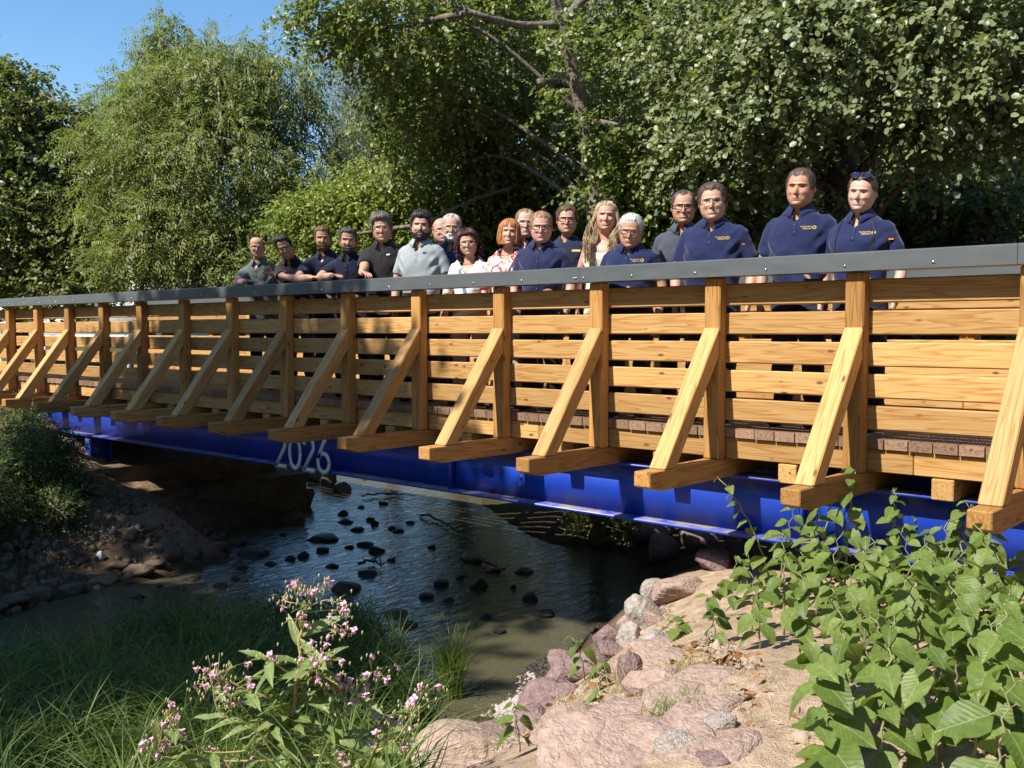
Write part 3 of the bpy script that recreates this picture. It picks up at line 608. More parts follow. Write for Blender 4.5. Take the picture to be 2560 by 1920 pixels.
        pts = spline([sh, sh * .5 + el * .5 + np.array([sd * .01, .01, 0]), el, el * .5 + wr * .5, wr], 15); rad = np.interp(np.linspace(0, 1, 15), [0, .25, .5, .62, 1], [.054, .050, .040, .042, .027]) * s * (.86 if female else 1.0) * min(kw, 1.1)
        V, Q, T = tube(pts, rad, 12); mb.add(V, Q, T, skin * .98); hand(mb, wr, hdv, nrv, skin * np.array((1.04, .93, .9)), sd, cu, s * (.9 if female else 1.0))
        sleeves.append((sd, sh, el, pts))
    link('body', mb.mesh('body', [SKIN]), root)
    # --- shirt
    mb = MB(); zz = np.linspace(1.535, .80, 34) * s; w_, f_, b_ = np.array([prof(v) for v in zz]).T
    if female: f_ = f_ * (1 + .16 * G(zz / s, 1.27, .07)); w_ = w_ * (1 - .05 * G(zz / s, 1.12, .08))
    V, Q, T = loft_z(zz, w_, f_, b_); mb.add(shear(V), Q, T)
    slv = {'polo': .62, 'tee': .6, 'shirt': .66, 'long': .99, 'blouse': .80, 'top': 0, 'kurz': .7}[style]
    if slv:
        for sd, sh, el, pts in sleeves:
            k = max(4, int(7.5 * slv) + 1) if slv < .9 else 14
            pp = np.concatenate([[sh - np.array([sd * .05, 0, .0])], pts[:k + 1]]); r0 = (.066 if not female else .057) * s * min(kw, 1.12); rr = np.linspace(r0, r0 * .93, len(pp)) if slv < .9 else np.linspace(r0, .045 * s, len(pp)); rr[0] *= .8
            V, Q, T = tube(spline(pp, 14), np.interp(np.linspace(0, 1, 14), np.linspace(0, 1, len(pp)), rr), 16); mb.add(V, Q, T)
    sm = remeshed(mb, .0125 * s, 5); V = get_v(sm)
    nrm = np.empty(len(V) * 3, np.float32); sm.vertices.foreach_get('normal', nrm); nrm = nrm.reshape(-1, 3)
    xs_, zs_ = V[:, 0] * 1.0, V[:, 2]
    fold = .0075 * np.sin(zs_ * 38 + 3 * np.sin(xs_ * 9 + x) + 6 * np.abs(xs_)) * ss(1.36, 1.0, zs_ / s) + .006 * fbm(xs_ * 1.3 + x, zs_ + V[:, 1], 14, 3, 3) + .009 * np.sin((zs_ - np.abs(xs_) * 1.2) * 55 + x * 3) * G(np.abs(xs_), .17 * s, .05) * G(zs_ / s, 1.25, .09)
    V = V + nrm * fold[:, None]; set_v(sm, V)
    bm = bmesh.new(); bm.from_mesh(sm); kill = []
    zv = (1.455 - vneck) * s; ztop = 1.56 * s; sh_x = 0
    for f in bm.faces:
        c = f.calc_center_median(); fy = c.y + lean * max(c.z - .95 * s, 0)
        if style == 'top':
            if c.z > 1.315 * s + .5 * max(0, abs(c.x) - .13) and not (.085 < abs(c.x) < .115 and False): kill.append(f)
        elif c.z > zv and fy < .02 and abs(c.x) < (.008 if style != 'blouse' else .012) + (.40 if style in ('polo', 'shirt', 'kurz') else .62) * (c.z - zv): kill.append(f)
        elif style in ('tee', 'blouse') and c.z > 1.485 * s: kill.append(f)
    bmesh.ops.delete(bm, geom=kill, context='FACES')
    bmesh.ops.solidify(bm, geom=list(bm.faces), thickness=.0025)
    bm.to_mesh(sm); tree = BVHTree.FromBMesh(bm); bm.free()
    sm.materials.clear()
    cm = shirt if isinstance(shirt, bpy.types.Material) else cloth(shirt); sm.materials.append(cm)
    for p in sm.polygons: p.use_smooth = True
    nm = {'polo': 'polo_shirt', 'tee': 't_shirt', 'shirt': 'shirt', 'long': 'shirt', 'blouse': 'blouse', 'top': 'top', 'kurz': 'shirt'}[style]
    so_ = link(nm, sm, root)
    if style in ('polo', 'shirt', 'kurz', 'long'):       # folded collar
        n_ = 34; th = np.linspace(.30, 2 * math.pi - .30, n_); fcos = np.cos(th); rows = []
        rx, ryf, ryb = .235 * u * 1.10, .10 * u - yh + .012, .33 * u + yh + .016; zb0 = 1.475 * s
        for (rr, dz, tip) in ((1.0, -.02, 0), (1.04, .014, 0), (1.14, .017, 0), (1.50, -.012, -.012), (1.78, -.034, -.028)):
            bk = (1 - fcos) / 2
            rows.append(np.c_[rx * rr * np.sin(th), np.where(fcos > 0, -ryf, ryb) * np.abs(fcos) * rr ** .75 , zb0 + dz * (1 - .2 * bk) + .030 * bk + tip * G(th, .30, .35) + tip * G(th, 2 * math.pi - .30, .35)])
        Vc = np.concatenate(rows); cmx = MB(); cmx.add(shear(Vc), gridfaces(5, n_, False)); cme = cmx.mesh('collar', [cm]); co = link('collar', cme, so_)
        md = co.modifiers.new('s', 'SOLIDIFY'); md.thickness = .003
        # placket and buttons
        zb1 = zv - .0; pl = []
        for i in range(8):
            zz1 = zb1 - i * .012 * s
            for xx in (-.013, .013): pl.append((xx, zz1))
        def proj(pts2, off):
            out = []
            for (xx, z2) in pts2:
                h = tree.ray_cast(Vector((xx, -1.2, z2)), Vector((0, 1, 0))); yy = h[0].y if h[0] is not None else -.12; out.append((xx, yy - off, z2))
            return np.array(out)
        ln = 10 if style == 'polo' else 34
        pl = [(xx, zb1 + .01 - i * .011 * s) for i in range(ln) for xx in (-.013, .013)]
        pmb = MB(); pmb.add(proj(pl, .003), gridfaces(ln, 2, False)); link('placket', pmb.mesh('placket', [cm]), so_)
        bmb = MB()
        for i in range(2 if style == 'polo' else 5):
            p = proj([(0, zb1 - .02 - i * (.05 if style == 'polo' else .075))], .006)[0]; a = np.linspace(0, 6.283, 8, endpoint=False); bmb.add(np.r_[[p], np.c_[p[0] + .005 * np.cos(a), np.full(8, p[1]), p[2] + .005 * np.sin(a)]], (), [(0, j + 1, (j + 1) % 8 + 1) for j in range(8)])
        link('buttons', bmb.mesh('buttons', [cloth((.12, .12, .13))]), so_)
    def on_shirt(V2, F, name, mat, off=.003):
        out = []
        for xx, z2 in V2:
            h = tree.ray_cast(Vector((xx, -1.2, z2)), Vector((0, 1, 0))); out.append((xx, (h[0].y if h[0] is not None else -.1) - off, z2))
        me = bpy.data.meshes.new(name); me.from_pydata(out, [], F); me.materials.append(mat); return link(name, me, so_)
    if logo:
        lx, lz = .078 * s * kw, 1.335 * s
        if logo == 'crest':
            for body, dz in (('Technisches', .010), ('Hilfswerk', -.004)):
                V2, F = text_mesh(body, .0150); on_shirt([(lx + .030 + v[0], lz + dz + v[1]) for v in V2], F, 'chest_lettering', GOLD)
            a = np.linspace(0, 2 * math.pi, 24, endpoint=False); rr = np.where(np.arange(24) % 3 == 0, .0130, .0112)
            V2 = [(lx + .046 + r * math.cos(t), lz + .008 + r * math.sin(t)) for r, t in zip(rr, a)] + [(lx + .046 + 0.0075 * math.cos(t), lz + .008 + 0.0075 * math.sin(t)) for t in a]
            on_shirt(V2, [(j, (j + 1) % 24, 24 + (j + 1) % 24, 24 + j) for j in range(24)], 'cog_emblem', GOLD)
        elif logo == 'bar':
            on_shirt([(lx - .0, lz + .03), (lx + .07, lz + .03), (lx + .07, lz + .012), (lx, lz + .012)], [(0, 1, 2, 3)], 'yellow_print', GOLD)
        else:
            wl_ = {'croc': (.85, .85, .82), 'moose': (.02, .025, .04), 'dot': (.7, .7, .7)}[logo]; q = 1.0 if logo != 'dot' else .45
            V2 = [(lx + a * q, lz + .03 + b * q) for a, b in ((-.020, .0), (-.008, .008), (.004, .004), (.014, .009), (.022, .002), (.012, -.004), (-.004, -.009), (-.014, -.006))]
            on_shirt(V2, [tuple(range(8))[::-1]], 'chest_emblem', cloth(wl_))
    if flag:
        sd, sh, el, pts = sleeves[1]; p = sh * .72 + el * .28 + np.array([.030 * s, -.062 * s, 0]); fl = MB()
        for i, c in enumerate(((.01, .01, .01), (.6, .01, .01), (.8, .5, .02))):
            z0 = p[2] + .012 - i * .006; q = np.array([[p[0] - .013, p[1] - .009, z0], [p[0] + .013, p[1] + .009, z0], [p[0] + .013, p[1] + .009, z0 - .006], [p[0] - .013, p[1] - .009, z0 - .006]]); fl.add(q, [(0, 1, 2, 3)], (), c)
        link('flag_patch', fl.mesh('flag_patch', [vcol('patch', .8)]), so_)
    # --- hair
    hm = hairmat(hcol); Zr = Z.ravel(); Ar = np.abs(A.ravel())
    if hair in HAIRLINE or hair == 'bald':
        if hair == 'bald': m_ = ss(1.15, 1.35, Ar) * ss(.78, .66, Zr) * ss(*( .12, .2), Zr - np.where(Ar < 1.9, .36, 0))
        else:
            hl = np.interp(Ar, *HAIRLINE[hair]) + .02 * fbm(A.ravel() * 3, Zr * 0, 4, int(x * 7)); m_ = ss(-.012, .05, Zr - hl)
        nzs = fbm(A.ravel() * 2.2 + x, Zr * 2.0, 5, 9, 4) ; strand = np.sin(A.ravel() * 41 + 5 * Zr + 2 * nzs)
        top = .55 + .75 * ss(.55, .95, Zr) * (1.25 if hair in ('full',) else 1)
        th_ = hthick * m_ * top * (1 + .16 * nzs + .05 * strand) + .004
        cen = np.array([0, yh + .02 * u, zc + .52 * u]); dr = unit(HVf - cen); V = HVf + dr * (th_ * u)[:, None]
        Q = gridfaces(len(ZF), NA); keep = (m_[Q] > .02).any(1); Q = Q[keep]; uq, inv = np.unique(Q, return_inverse=True)
        hb_ = MB(); hb_.add(full(V[uq]), inv.reshape(-1, 4)); ho = link('hair', hb_.mesh('hair', [hm]), root)
        if hair != 'bald' and hthick > .02:
            cand = np.nonzero(m_ > .35)[0]; wgt = np.abs(np.sin(A.ravel()[cand] * 0 + 1)); pick = g.choice(cand, min(len(cand), 420), replace=False); st = MB()
            for q in pick:
                b0 = V[q]; nr = dr[q]; comb = np.array([.35 * np.sign(b0[0]) + g.normal() * .18, .8 + g.normal() * .15, -.35 - .7 * (Zr[q] < .75) + g.normal() * .12]) if hair != 'full' else np.array([g.normal() * .7, .4 + g.normal() * .5, .2 + g.normal() * .5]); comb = unit(comb - nr * (comb @ nr)); L_ = g.uniform(.07, .15) * u * min(1.3, .5 + hthick * 10)
                Vt, Qt, Tt = tube([b0 - nr * .01 * u, b0 + comb * L_ * .5 + nr * .010 * u, b0 + comb * L_ + nr * g.uniform(-.01, .012) * u], np.array([.006, .0055, .002]) * u, 3); st.add(full(Vt), Qt, Tt)
            link('hair_strands', st.mesh('hair_strands', [hm]), root)
    if beard in ('full', 'white', 'short'):
        m_ = bz.ravel() * (1 if beard != 'short' else .9); th_ = {'full': .022, 'white': .022, 'short': .010}[beard] * m_ * (1 + .5 * fbm(A.ravel() * 3, Zr * 8, 6, 2)) + .002
        cen = np.array([0, yh + .05 * u, zc + .35 * u]); V = HVf + unit(HVf - cen) * (th_ * u)[:, None]; Q = gridfaces(len(ZF), NA); keep = (m_[Q] > .25).all(1); Q = Q[keep]
        if len(Q):
            uq, inv = np.unique(Q, return_inverse=True); b2 = MB(); b2.add(full(V[uq]), inv.reshape(-1, 4)); link('beard', b2.mesh('beard', [hairmat(tuple(bc))]), root)
    if hair == 'bob':
        hb_ = MB(); n1, n2 = 26, 60; zf = np.linspace(1.07, .02, n1)
        a1 = np.linspace(-math.pi + .0, math.pi, n2)
        for lay, (off, nzk) in enumerate(((0, 0), (.03, 5))):
            Vv = []
            for i, z0 in enumerate(zf):
                w0 = np.interp(-z0, [-1.07, -1.04, -.95, -.8, -.5, -.25, -.02], [.01, .15, .29, .385, .43, .45, .40]) - off; op = np.interp(-z0, [-1.07, -.67, -.64, -.5, -.02], [0, 0, .62, .72, .66])
                for a0 in a1:
                    a2 = math.copysign(op + (math.pi - op) * abs(a0) / math.pi, a0); k = 1 + .03 * math.sin(a2 * 34 + 4 * z0) + .02 * math.sin(a2 * 13 + 8 * z0)
                    Vv.append((w0 * k * math.sin(a2), -(w0 * k * 1.02 if math.cos(a2) > 0 else w0 * k * 1.12) * math.cos(a2) + .02, z0 + .012 * math.sin(a2 * 20)))
            Vv = np.array(Vv) * u + np.array([0, yh, zc]); Q = gridfaces(n1, n2, False); hb_.add(full(Vv), Q)
        # split the closed seam of the face opening
        ho = link('hair', hb_.mesh('hair', [hm]), root)
    if hair in ('long', 'curly', 'back', 'bob'):
        st = MB(); cnt = {'long': 760, 'curly': 330, 'back': 0, 'bob': 70}[hair]
        for i in range(cnt):
            a0 = g.uniform(-math.pi, math.pi)
            if hair == 'long':
                a0 = math.copysign(g.uniform(.42, 2.6), g.uniform(-1, 1)); z0 = g.uniform(.72, 1.0); r0 = .36
                ln = g.uniform(1.35, 2.0); n_ = 15; t = np.linspace(0, 1, n_); ph = abs(a0) * 3 + g.normal() * .35; fx = math.copysign(1, a0)
                zf = z0 - ln * t; ab = abs(a0); wv = .035 * np.sin(t * 19 + ph) * ss(.25, .6, t)
                sx = np.interp(t, [0, .18, .42, .6, 1], [.20 * math.sin(min(ab, 1.5)) + .04, .37 + .03 * g.uniform(), .42 + .05 * g.uniform(), .50 + .10 * g.uniform(-1, 1), .42 + .16 * g.uniform(-1, 1)]) * fx
                fy_ = np.interp(t, [0, .2, .45, .65, 1], [-.36 * math.cos(ab) * .75, -.20 * math.cos(ab) - .02, -.06 - .12 * math.cos(ab), -.34 - .10 * g.uniform(), -.52 - .1 * g.uniform()]) if ab < 1.75 else np.interp(t, [0, .2, .5, 1], [.2, .42, .40, .52])
                if ab >= 1.75: sx = np.interp(t, [0, .3, 1], [.1, .3, .45]) * fx * g.uniform(.3, 1.1)
                pts = np.c_[sx + wv, fy_ + .03 * np.cos(t * 17 + ph) * ss(.3, .6, t), zf]; rad = np.interp(t, [0, .1, .7, 1], [.010, .014, .013, .005])
            elif hair == 'bob':
                a0 = math.copysign(g.uniform(.05, 2.9), g.uniform(-1, 1)); op = abs(a0) < .68; n_ = 10; t = np.linspace(0, 1, n_); ln = g.uniform(.36, .42) if op else g.uniform(.85, 1.02); zf = 1.06 - ln * t - (.04 if not op else 0)
                wz = np.interp(-zf, [-1.07, -1.04, -.95, -.8, -.5, -.25, -.02], [.03, .16, .30, .395, .44, .46, .42]) + .012; pts = np.c_[wz * np.sin(a0 * np.interp(t, [0, .3, 1], [.6, .95, 1.0])), -wz * np.cos(a0) + .02, zf]; rad = np.interp(t, [0, .2, .8, 1], [.006, .016, .016, .004])
            else:
                th0 = math.acos(g.uniform(-.75, 1)); rr = g.uniform(.38, .50); b0 = np.array([rr * math.sin(th0) * math.sin(a0), -rr * math.sin(th0) * math.cos(a0) * .95 + .05, .62 + rr * .92 * math.cos(th0)])
                if abs(a0) < 1.15 and b0[2] < .88: continue
                n_ = 16; t = np.linspace(0, 1, n_); ln = g.uniform(.3, .62); ph = g.uniform(0, 6.28); hr = g.uniform(.025, .042); out = unit(b0 - np.array([0, .05, .55])); 
                pts = b0 + np.outer(t * ln * .25, out) + np.c_[hr * np.cos(t * 17 + ph), hr * np.sin(t * 17 + ph), -t * ln]; rad = np.interp(t, [0, .15, .8, 1], [.012, .02, .018, .005])
            V, Q, T = tube(pts * u + np.array([0, yh, zc]), rad * u, 5); st.add(full(V) if hair != 'long' else shear(turn_l(V, piv, Rh, zc, u)), Q, T)
        if cnt: link('hair_strands', st.mesh('hair_strands', [hm]), root)
        if hair in ('long', 'curly'):                     # scalp cap below the strands
            hl = np.interp(Ar, *HAIRLINE['full']); m_ = ss(-.012, .05, Zr - hl - (.06 if hair == 'long' else 0)); th_ = (.05 if hair == 'long' else .10) * m_ * (1 + .2 * np.sin(A.ravel() * 30 + Zr * 20)) + .004
            part = 1 - (.55 * G(A.ravel(), 0, .06) if hair == 'long' else 0); cen = np.array([0, yh + .02 * u, zc + .52 * u]); V = HVf + unit(HVf - cen) * (th_ * part * u)[:, None]; Q = gridfaces(len(ZF), NA); Q = Q[(m_[Q] > .02).any(1)]; uq, inv = np.unique(Q, return_inverse=True)
            b2 = MB(); b2.add(full(V[uq]), inv.reshape(-1, 4)); link('hair', b2.mesh('hair', [hm]), root)
    if hair == 'back':                                    # small tied bun behind
        th, ph = np.meshgrid(np.linspace(0, math.pi, 9), np.linspace(0, 2 * math.pi, 12, endpoint=False), indexing='ij'); E = np.stack([.10 * np.sin(th) * np.cos(ph), .50 + .10 * np.sin(th) * np.sin(ph), .62 + .11 * np.cos(th)], -1).reshape(-1, 3) * u + np.array([0, yh, zc]); b2 = MB(); b2.add(full(E), gridfaces(9, 12)); link('hair_bun', b2.mesh('hair_bun', [hm]), root)
    # --- glasses
    def spectacles(zf, yy, tilt, mat, lensm, r, sq, nm):
        gb = MB(); lb = MB(); a = np.linspace(0, 2 * math.pi, 20, endpoint=False)
        def pl(P):
            P = np.asarray(P, float).copy(); dz = P[:, 2] - zf; P[:, 1] += dz * tilt; return full(P * u + np.array([0, yh, zc]))
        for sd in (-1, 1):
            c, s2 = np.cos(a), np.sin(a); e2 = 2 / sq; rx_, rz_ = .115, .082; px_ = sd * .148 + rx_ * np.sign(c) * np.abs(c) ** e2; pz_ = zf + rz_ * np.sign(s2) * np.abs(s2) ** e2; ring = np.c_[px_, -yy + .10 * (np.abs(px_) - .0) ** 2 * 3, pz_]
            V, Q, T = tube(pl(np.r_[ring, ring[:1]]), r, 5, cap=False); gb.add(V, Q, T)
            L_ = pl(np.r_[ring, [[sd * .148, -yy + .02, zf]]]); lb.add(L_, (), [(20, j, (j + 1) % 20) for j in range(20)])
            V, Q, T = tube(pl(np.array([[sd * .26, -yy + .03, zf + .04], [sd * .348, -yy + .16, zf + .04], [sd * .372, -.06, zf + .03], [sd * .368, .06, zf - .0]])), r * 1.1, 5); gb.add(V, Q, T)
        V, Q, T = tube(pl(np.array([[-.05, -yy - .01, zf + .03], [0, -yy - .03, zf + .045], [.05, -yy - .01, zf + .03]])), r, 5); gb.add(V, Q, T)
        go_ = link(nm, gb.mesh(nm, [mat]), root); link('lens', lb.mesh('lens', [lensm]), go_)
    if glasses: spectacles(.487, .435, 0.0, {'black': FRAME, 'brown': FRAMEB, 'thin': FRAMET}[glasses], LENS, .0026 if glasses != 'thin' else .0017, 2.8 if glasses != 'thin' else 2.3, 'glasses')
    if 'sunglasses' in extras: spectacles(.97, .30, .9, FRAME, DLENS, .0032, 2.5, 'sunglasses')
    if 'sunglasses_dark' in extras: spectacles(1.02, .16, 1.0, FRAME, M('black_lens', (.01, .01, .012), .15), .0035, 2.5, 'sunglasses')
    # --- straps, necklace, watch
    def strap(pts2, wd, mat, nm):
        pts2 = spline(np.array([(p[0], 0, p[1]) for p in pts2]), 16)[:, [0, 2]]; t = unit(np.gradient(pts2, axis=0)); nn_ = np.c_[-t[:, 1], t[:, 0]]; V2 = np.concatenate([pts2 + nn_ * wd / 2, pts2 - nn_ * wd / 2]); on_shirt(V2, [(j, j + 1, 17 + j, 16 + j) for j in range(15)], nm, mat, .005)
    if 'denim_strap' in extras: strap([(-.075, 1.44 * s), (-.06, 1.32 * s), (-.02, 1.15 * s), (.02, .98 * s)], .032, cloth((.13, .20, .32)), 'bag_strap')
    if 'thin_strap' in extras: strap([(.11, 1.43 * s), (.05, 1.28 * s), (-.01, 1.15 * s), (-.07, 1.0 * s)], .012, cloth((.10, .08, .06)), 'bag_strap')
    if 'backpack' in extras:
        for sd in (-1, 1): strap([(sd * .10, 1.445 * s), (sd * .125, 1.36 * s), (sd * .13, 1.27 * s), (sd * .125, 1.2 * s)], .012, BLACK, 'rucksack_strap')
    if 'necklace' in extras:
        a = np.linspace(-1.25, 1.25, 18); P = np.c_[.075 * np.sin(a), -.085 - .02 * np.cos(a), 1.475 * s - .065 * np.cos(a)]; V, Q, T = tube(shear(P), .0035, 6); nb = MB(); nb.add(V, Q, T); link('necklace', nb.mesh('necklace', [cloth((.12, .09, .05))]), root)
    if 'watch' in extras and 1 in arms:
        el, wr = tolocal(arms[1][0]), tolocal(arms[1][1]); dv = unit(wr - el); V, Q, T = tube([wr - dv * .035, wr - dv * .012], .033 * s, 12); nb = MB(); nb.add(V, Q, T); link('wristwatch', nb.mesh('wristwatch', [BLACK]), root)
    # --- trousers and shoes
    tm = MB(); zz = np.linspace(1.0, .80, 7) * s; w_, f_, b_ = np.array([prof(v) for v in zz]).T; V, Q, T = loft_z(zz, w_ * .985, f_ * .97, b_ * .98); V = shear(V); tm.add(V, Q, T)
    for sd in (-1, 1):
        pts = spline([(sd * .088, .0, .86 * s), (sd * .10, -.005, .66 * s), (sd * .105, -.01, .48 * s), (sd * .11, .015, .25 * s), (sd * .112, .02, .06)], 16); rad = np.interp(np.linspace(0, 1, 16), [0, .3, .5, .75, 1], [.098, .088, .072, .066, .058]) * s * min(kw, 1.1); V, Q, T = tube(pts, rad, 14); V = V + .006 * np.sin(V[:, [2]] * 45 + sd + x) * (V[:, [2]] < .7); tm.add(V, Q, T)
    link('trousers', tm.mesh('trousers', [cloth(trousers)]), root)
    for sd in (-1, 1):
        sb = MB(); pts = np.array([(sd * .112, .085, .05), (sd * .112, .06, .055), (sd * .114, -.0, .052), (sd * .122, -.09, .040), (sd * .128, -.165, .028), (sd * .13, -.195, .02)]); V, Q, T = tube(pts, [.022, .040, .045, .047, .038, .015], 12, squash=1.0); V[:, 2] = np.clip(V[:, 2], .004, None); sb.add(V, Q, T); link('shoe', sb.mesh('shoe', [SHOE]), root)
    return root
def turn_l(V, piv, Rh, zc, u):                            # long hair follows the head, then hangs
    w_ = ss(zc - .25 * u, zc + .30 * u, V[:, 2])[:, None]; return V * (1 - w_) + (piv + (V - piv) @ Rh.T) * w_
FLORAL = M('red_white_print', (.7, .65, .62), .8, .15); n, l, b = nt(FLORAL); tc = n.new('ShaderNodeTexCoord')
_nz = n.new('ShaderNodeTexNoise'); _nz.inputs['Scale'].default_value = 14; _nz.inputs['Detail'].default_value = 2; _nz.inputs['Distortion'].default_value = 1.6; l.new(tc.outputs['Object'], _nz.inputs['Vector'])
_r = ramp(n, [(.50, (.72, .66, .62)), (.53, (.62, .06, .045))]); l.new(_nz.outputs['Fac'], _r.inputs['Fac']); l.new(_r.outputs['Color'], b.inputs['Base Color'])
HEATHER = M('grey_heather', (.30, .33, .34), .85, .15); noise_color(HEATHER, 90, [(.3, (.25, .28, .29)), (.7, (.36, .39, .40))]); 
NAVY = (.015, .022, .072); DNAVY = (.010, .013, .034)
RT = 1.215
def leanarms(x, l=True, r=True, span=.27, cross=0.0, cu=.35):
    d = {}
    if l: d[-1] = ((x - span, .20, RT + .015), (x + .03 - cross, .10, RT), (.9, -.1, 0), (0, .15, 1), cu)
    if r: d[1] = ((x + span + .02, .20, RT + .015), (x - .02 + cross, .08, RT + .01), (-.9, -.1, 0), (0, .15, 1), cu)
    return d
fair = (.50, .285, .195); tan = (.46, .245, .155); pink = (.54, .29, .215); pale = (.54, .33, .245)
def P(*a, **k): return person(*a, **k)
P(5.97, .44, 1.735, .205, 'balding man in glasses and grey-green polo shirt leaning on the handrail, leftmost of the group', 30, (22, 4, 4), fair, (.10, .125, .115), hair='bald', hcol=(.10, .07, .05), glasses='thin', lean=.28, arms={-1: ((5.95, .18, RT), (6.24, .12, RT), (1, 0, 0), (0, .1, 1), .2)}, kw=1.0)
P(6.55, .40, 1.725, .225, 'dark-haired man in glasses and black polo, head tilted, hands clasped over the handrail', 30, (18, 10, -16), fair, (.016, .015, .018), hair='short', hcol=(.022, .016, .013), glasses='black', beard='stubble', lean=.42, logo='dot',
  arms={-1: ((6.60, .34, RT + .03), (6.72, .10, RT + .07), (.25, -.75, .5), (-.8, .1, .5), 1.0), 1: ((7.06, .22, RT), (6.84, .08, RT + .04), (-.8, -.2, .5), (.2, .1, .95), 1.0)}, extras=('watch',), kw=.98)
P(7.16, .45, 1.765, .215, 'man with fair cropped hair and brown beard in dark navy polo', 28, (20, 2, 0), fair, DNAVY, hair='short', hcol=(.14, .08, .04), hthick=.035, beard='short', lean=.28, arms={-1: ((7.08, .18, RT), (7.36, .14, RT), (1, 0, 0), (0, .1, 1), .2)}, kw=1.12)
P(7.64, .40, 1.715, .22, 'man with greying dark hair and stubble in navy polo, forearm along the handrail', 28, (20, 2, 4), fair, DNAVY, hair='short', hcol=(.07, .065, .06), hthick=.055, beard='short', lean=.28, arms={-1: ((7.47, .17, RT), (7.74, .11, RT + .005), (1, -.05, .03), (0, .0, 1), .35)}, kw=1.05)
P(8.04, .50, 1.835, .245, 'tall man with wavy grey-brown hair and glasses in black polo with small white emblem', 28, (18, 0, -3), fair, (.020, .018, .020), hair='full', hcol=(.12, .10, .085), hthick=.10, glasses='thin', lean=.14, logo='croc', kw=1.08, belly=.12, arms={-1: ((8.00, .30, RT + .06), (8.15, .15, RT + .02), (.95, -.15, -.1), (0, .1, 1), .5)})
P(8.61, .50, 1.815, .242, 'dark-haired bearded man in light grey polo shirt', 24, (18, 0, 2), fair, HEATHER, hair='full', hcol=(.028, .022, .020), hthick=.075, beard='full', logo='moose', kw=1.02, vneck=.09)
P(8.36, 1.02, 1.815, .232, 'bald man in thin glasses standing behind the grey polo shirt', 35, (15, 0, -4), pink, DNAVY, hair='bald', hcol=(.25, .2, .17), glasses='thin')
P(8.66, .86, 1.815, .236, 'white-bearded man in glasses behind the woman with dark curly hair', 32, (12, 2, 0), fair, (.035, .05, .10), hair='receding', hcol=(.42, .40, .38), glasses='thin', beard='white', hthick=.04)
P(9.29, .44, 1.60, .212, 'woman with dark red curly hair and glasses in white blouse with denim strap', 26, (14, 2, -8), fair, (.74, .73, .72), 'blouse', 'curly', (.045, .012, .014), .10, .98, 0, True, glasses='thin', extras=('denim_strap',), vneck=.16, trousers=(.45, .36, .36))
P(9.74, .50, 1.655, .212, 'laughing woman with ginger bob in red and white patterned blouse', 24, (16, -2, 3), pink, FLORAL, 'blouse', 'bob', (.36, .15, .045), .05, .96, 0, True, extras=('thin_strap', 'necklace'), vneck=.13, trousers=(.4, .38, .36))
P(9.53, .96, 1.80, .235, 'man with receding fair hair and thin glasses behind the dark blue shirt', 30, (14, 0, 0), pale, DNAVY, hair='receding', hcol=(.22, .14, .08), hthick=.03, glasses='thin', smile=.5)
P(10.15, .45, 1.685, .236, 'man with short reddish hair and dark glasses in buttoned dark blue shirt', 22, (16, 4, 0), pink, (.020, .025, .075), 'kurz', 'short', (.30, .17, .09), .03, 1.02, glasses='black', smile=.6, vneck=.05)
P(10.03, .95, 1.79, .225, 'slim young man in dark glasses and navy t-shirt with yellow print', 24, (14, 0, 0), fair, (.018, .024, .05), 'tee', 'short', (.10, .06, .035), .06, .92, glasses='black', smile=.5, logo='bar', vneck=.03)
P(10.60, .76, 1.765, .228, 'young woman with long wavy blonde hair, sunglasses on head and cream top', 22, (14, 0, 3), pink, (.74, .68, .48), 'top', 'long', (.36, .25, .13), .05, .92, 0, True, extras=('sunglasses_dark',), trousers=(.10, .12, .18))
P(11.09, .42, 1.592, .232, 'older man with white hair and tinted glasses in navy polo with yellow lettering', 18, (10, 8, 4), tan, NAVY, hair='short', hcol=(.48, .46, .43), hthick=.045, glasses='brown', smile=.1, logo='crest', kw=1.10, belly=.25)
P(11.33, .80, 1.785, .236, 'man with receding dark hair and glasses in faded grey-blue polo', 18, (14, 2, 0), tan, (.060, .066, .090), hair='receding', hcol=(.07, .05, .04), hthick=.035, glasses='black')
P(11.765, .50, 1.765, .25, 'stocky man with brown hair and rimmed glasses in navy polo with yellow lettering', 16, (10, 0, -3), fair, NAVY, hair='short', hcol=(.085, .052, .035), hthick=.05, glasses='thin', logo='crest', flag=True, kw=1.12, belly=.15)
P(12.43, .56, 1.81, .243, 'tall broad man with cropped brown hair, no glasses, in navy polo with yellow lettering', 8, (2, 2, 4), tan, NAVY, hair='short', hcol=(.085, .058, .04), hthick=.025, smile=.6, logo='crest', kw=1.06)
P(12.87, .56, 1.725, .225, 'woman with tied-back brown hair and sunglasses on her head in navy polo', 0, (6, 2, 6), pale, NAVY, hair='back', hcol=(.10, .06, .04), hthick=.04, kw=1.05, belly=.05, female=True, logo='crest', flag=True, extras=('sunglasses', 'backpack'))
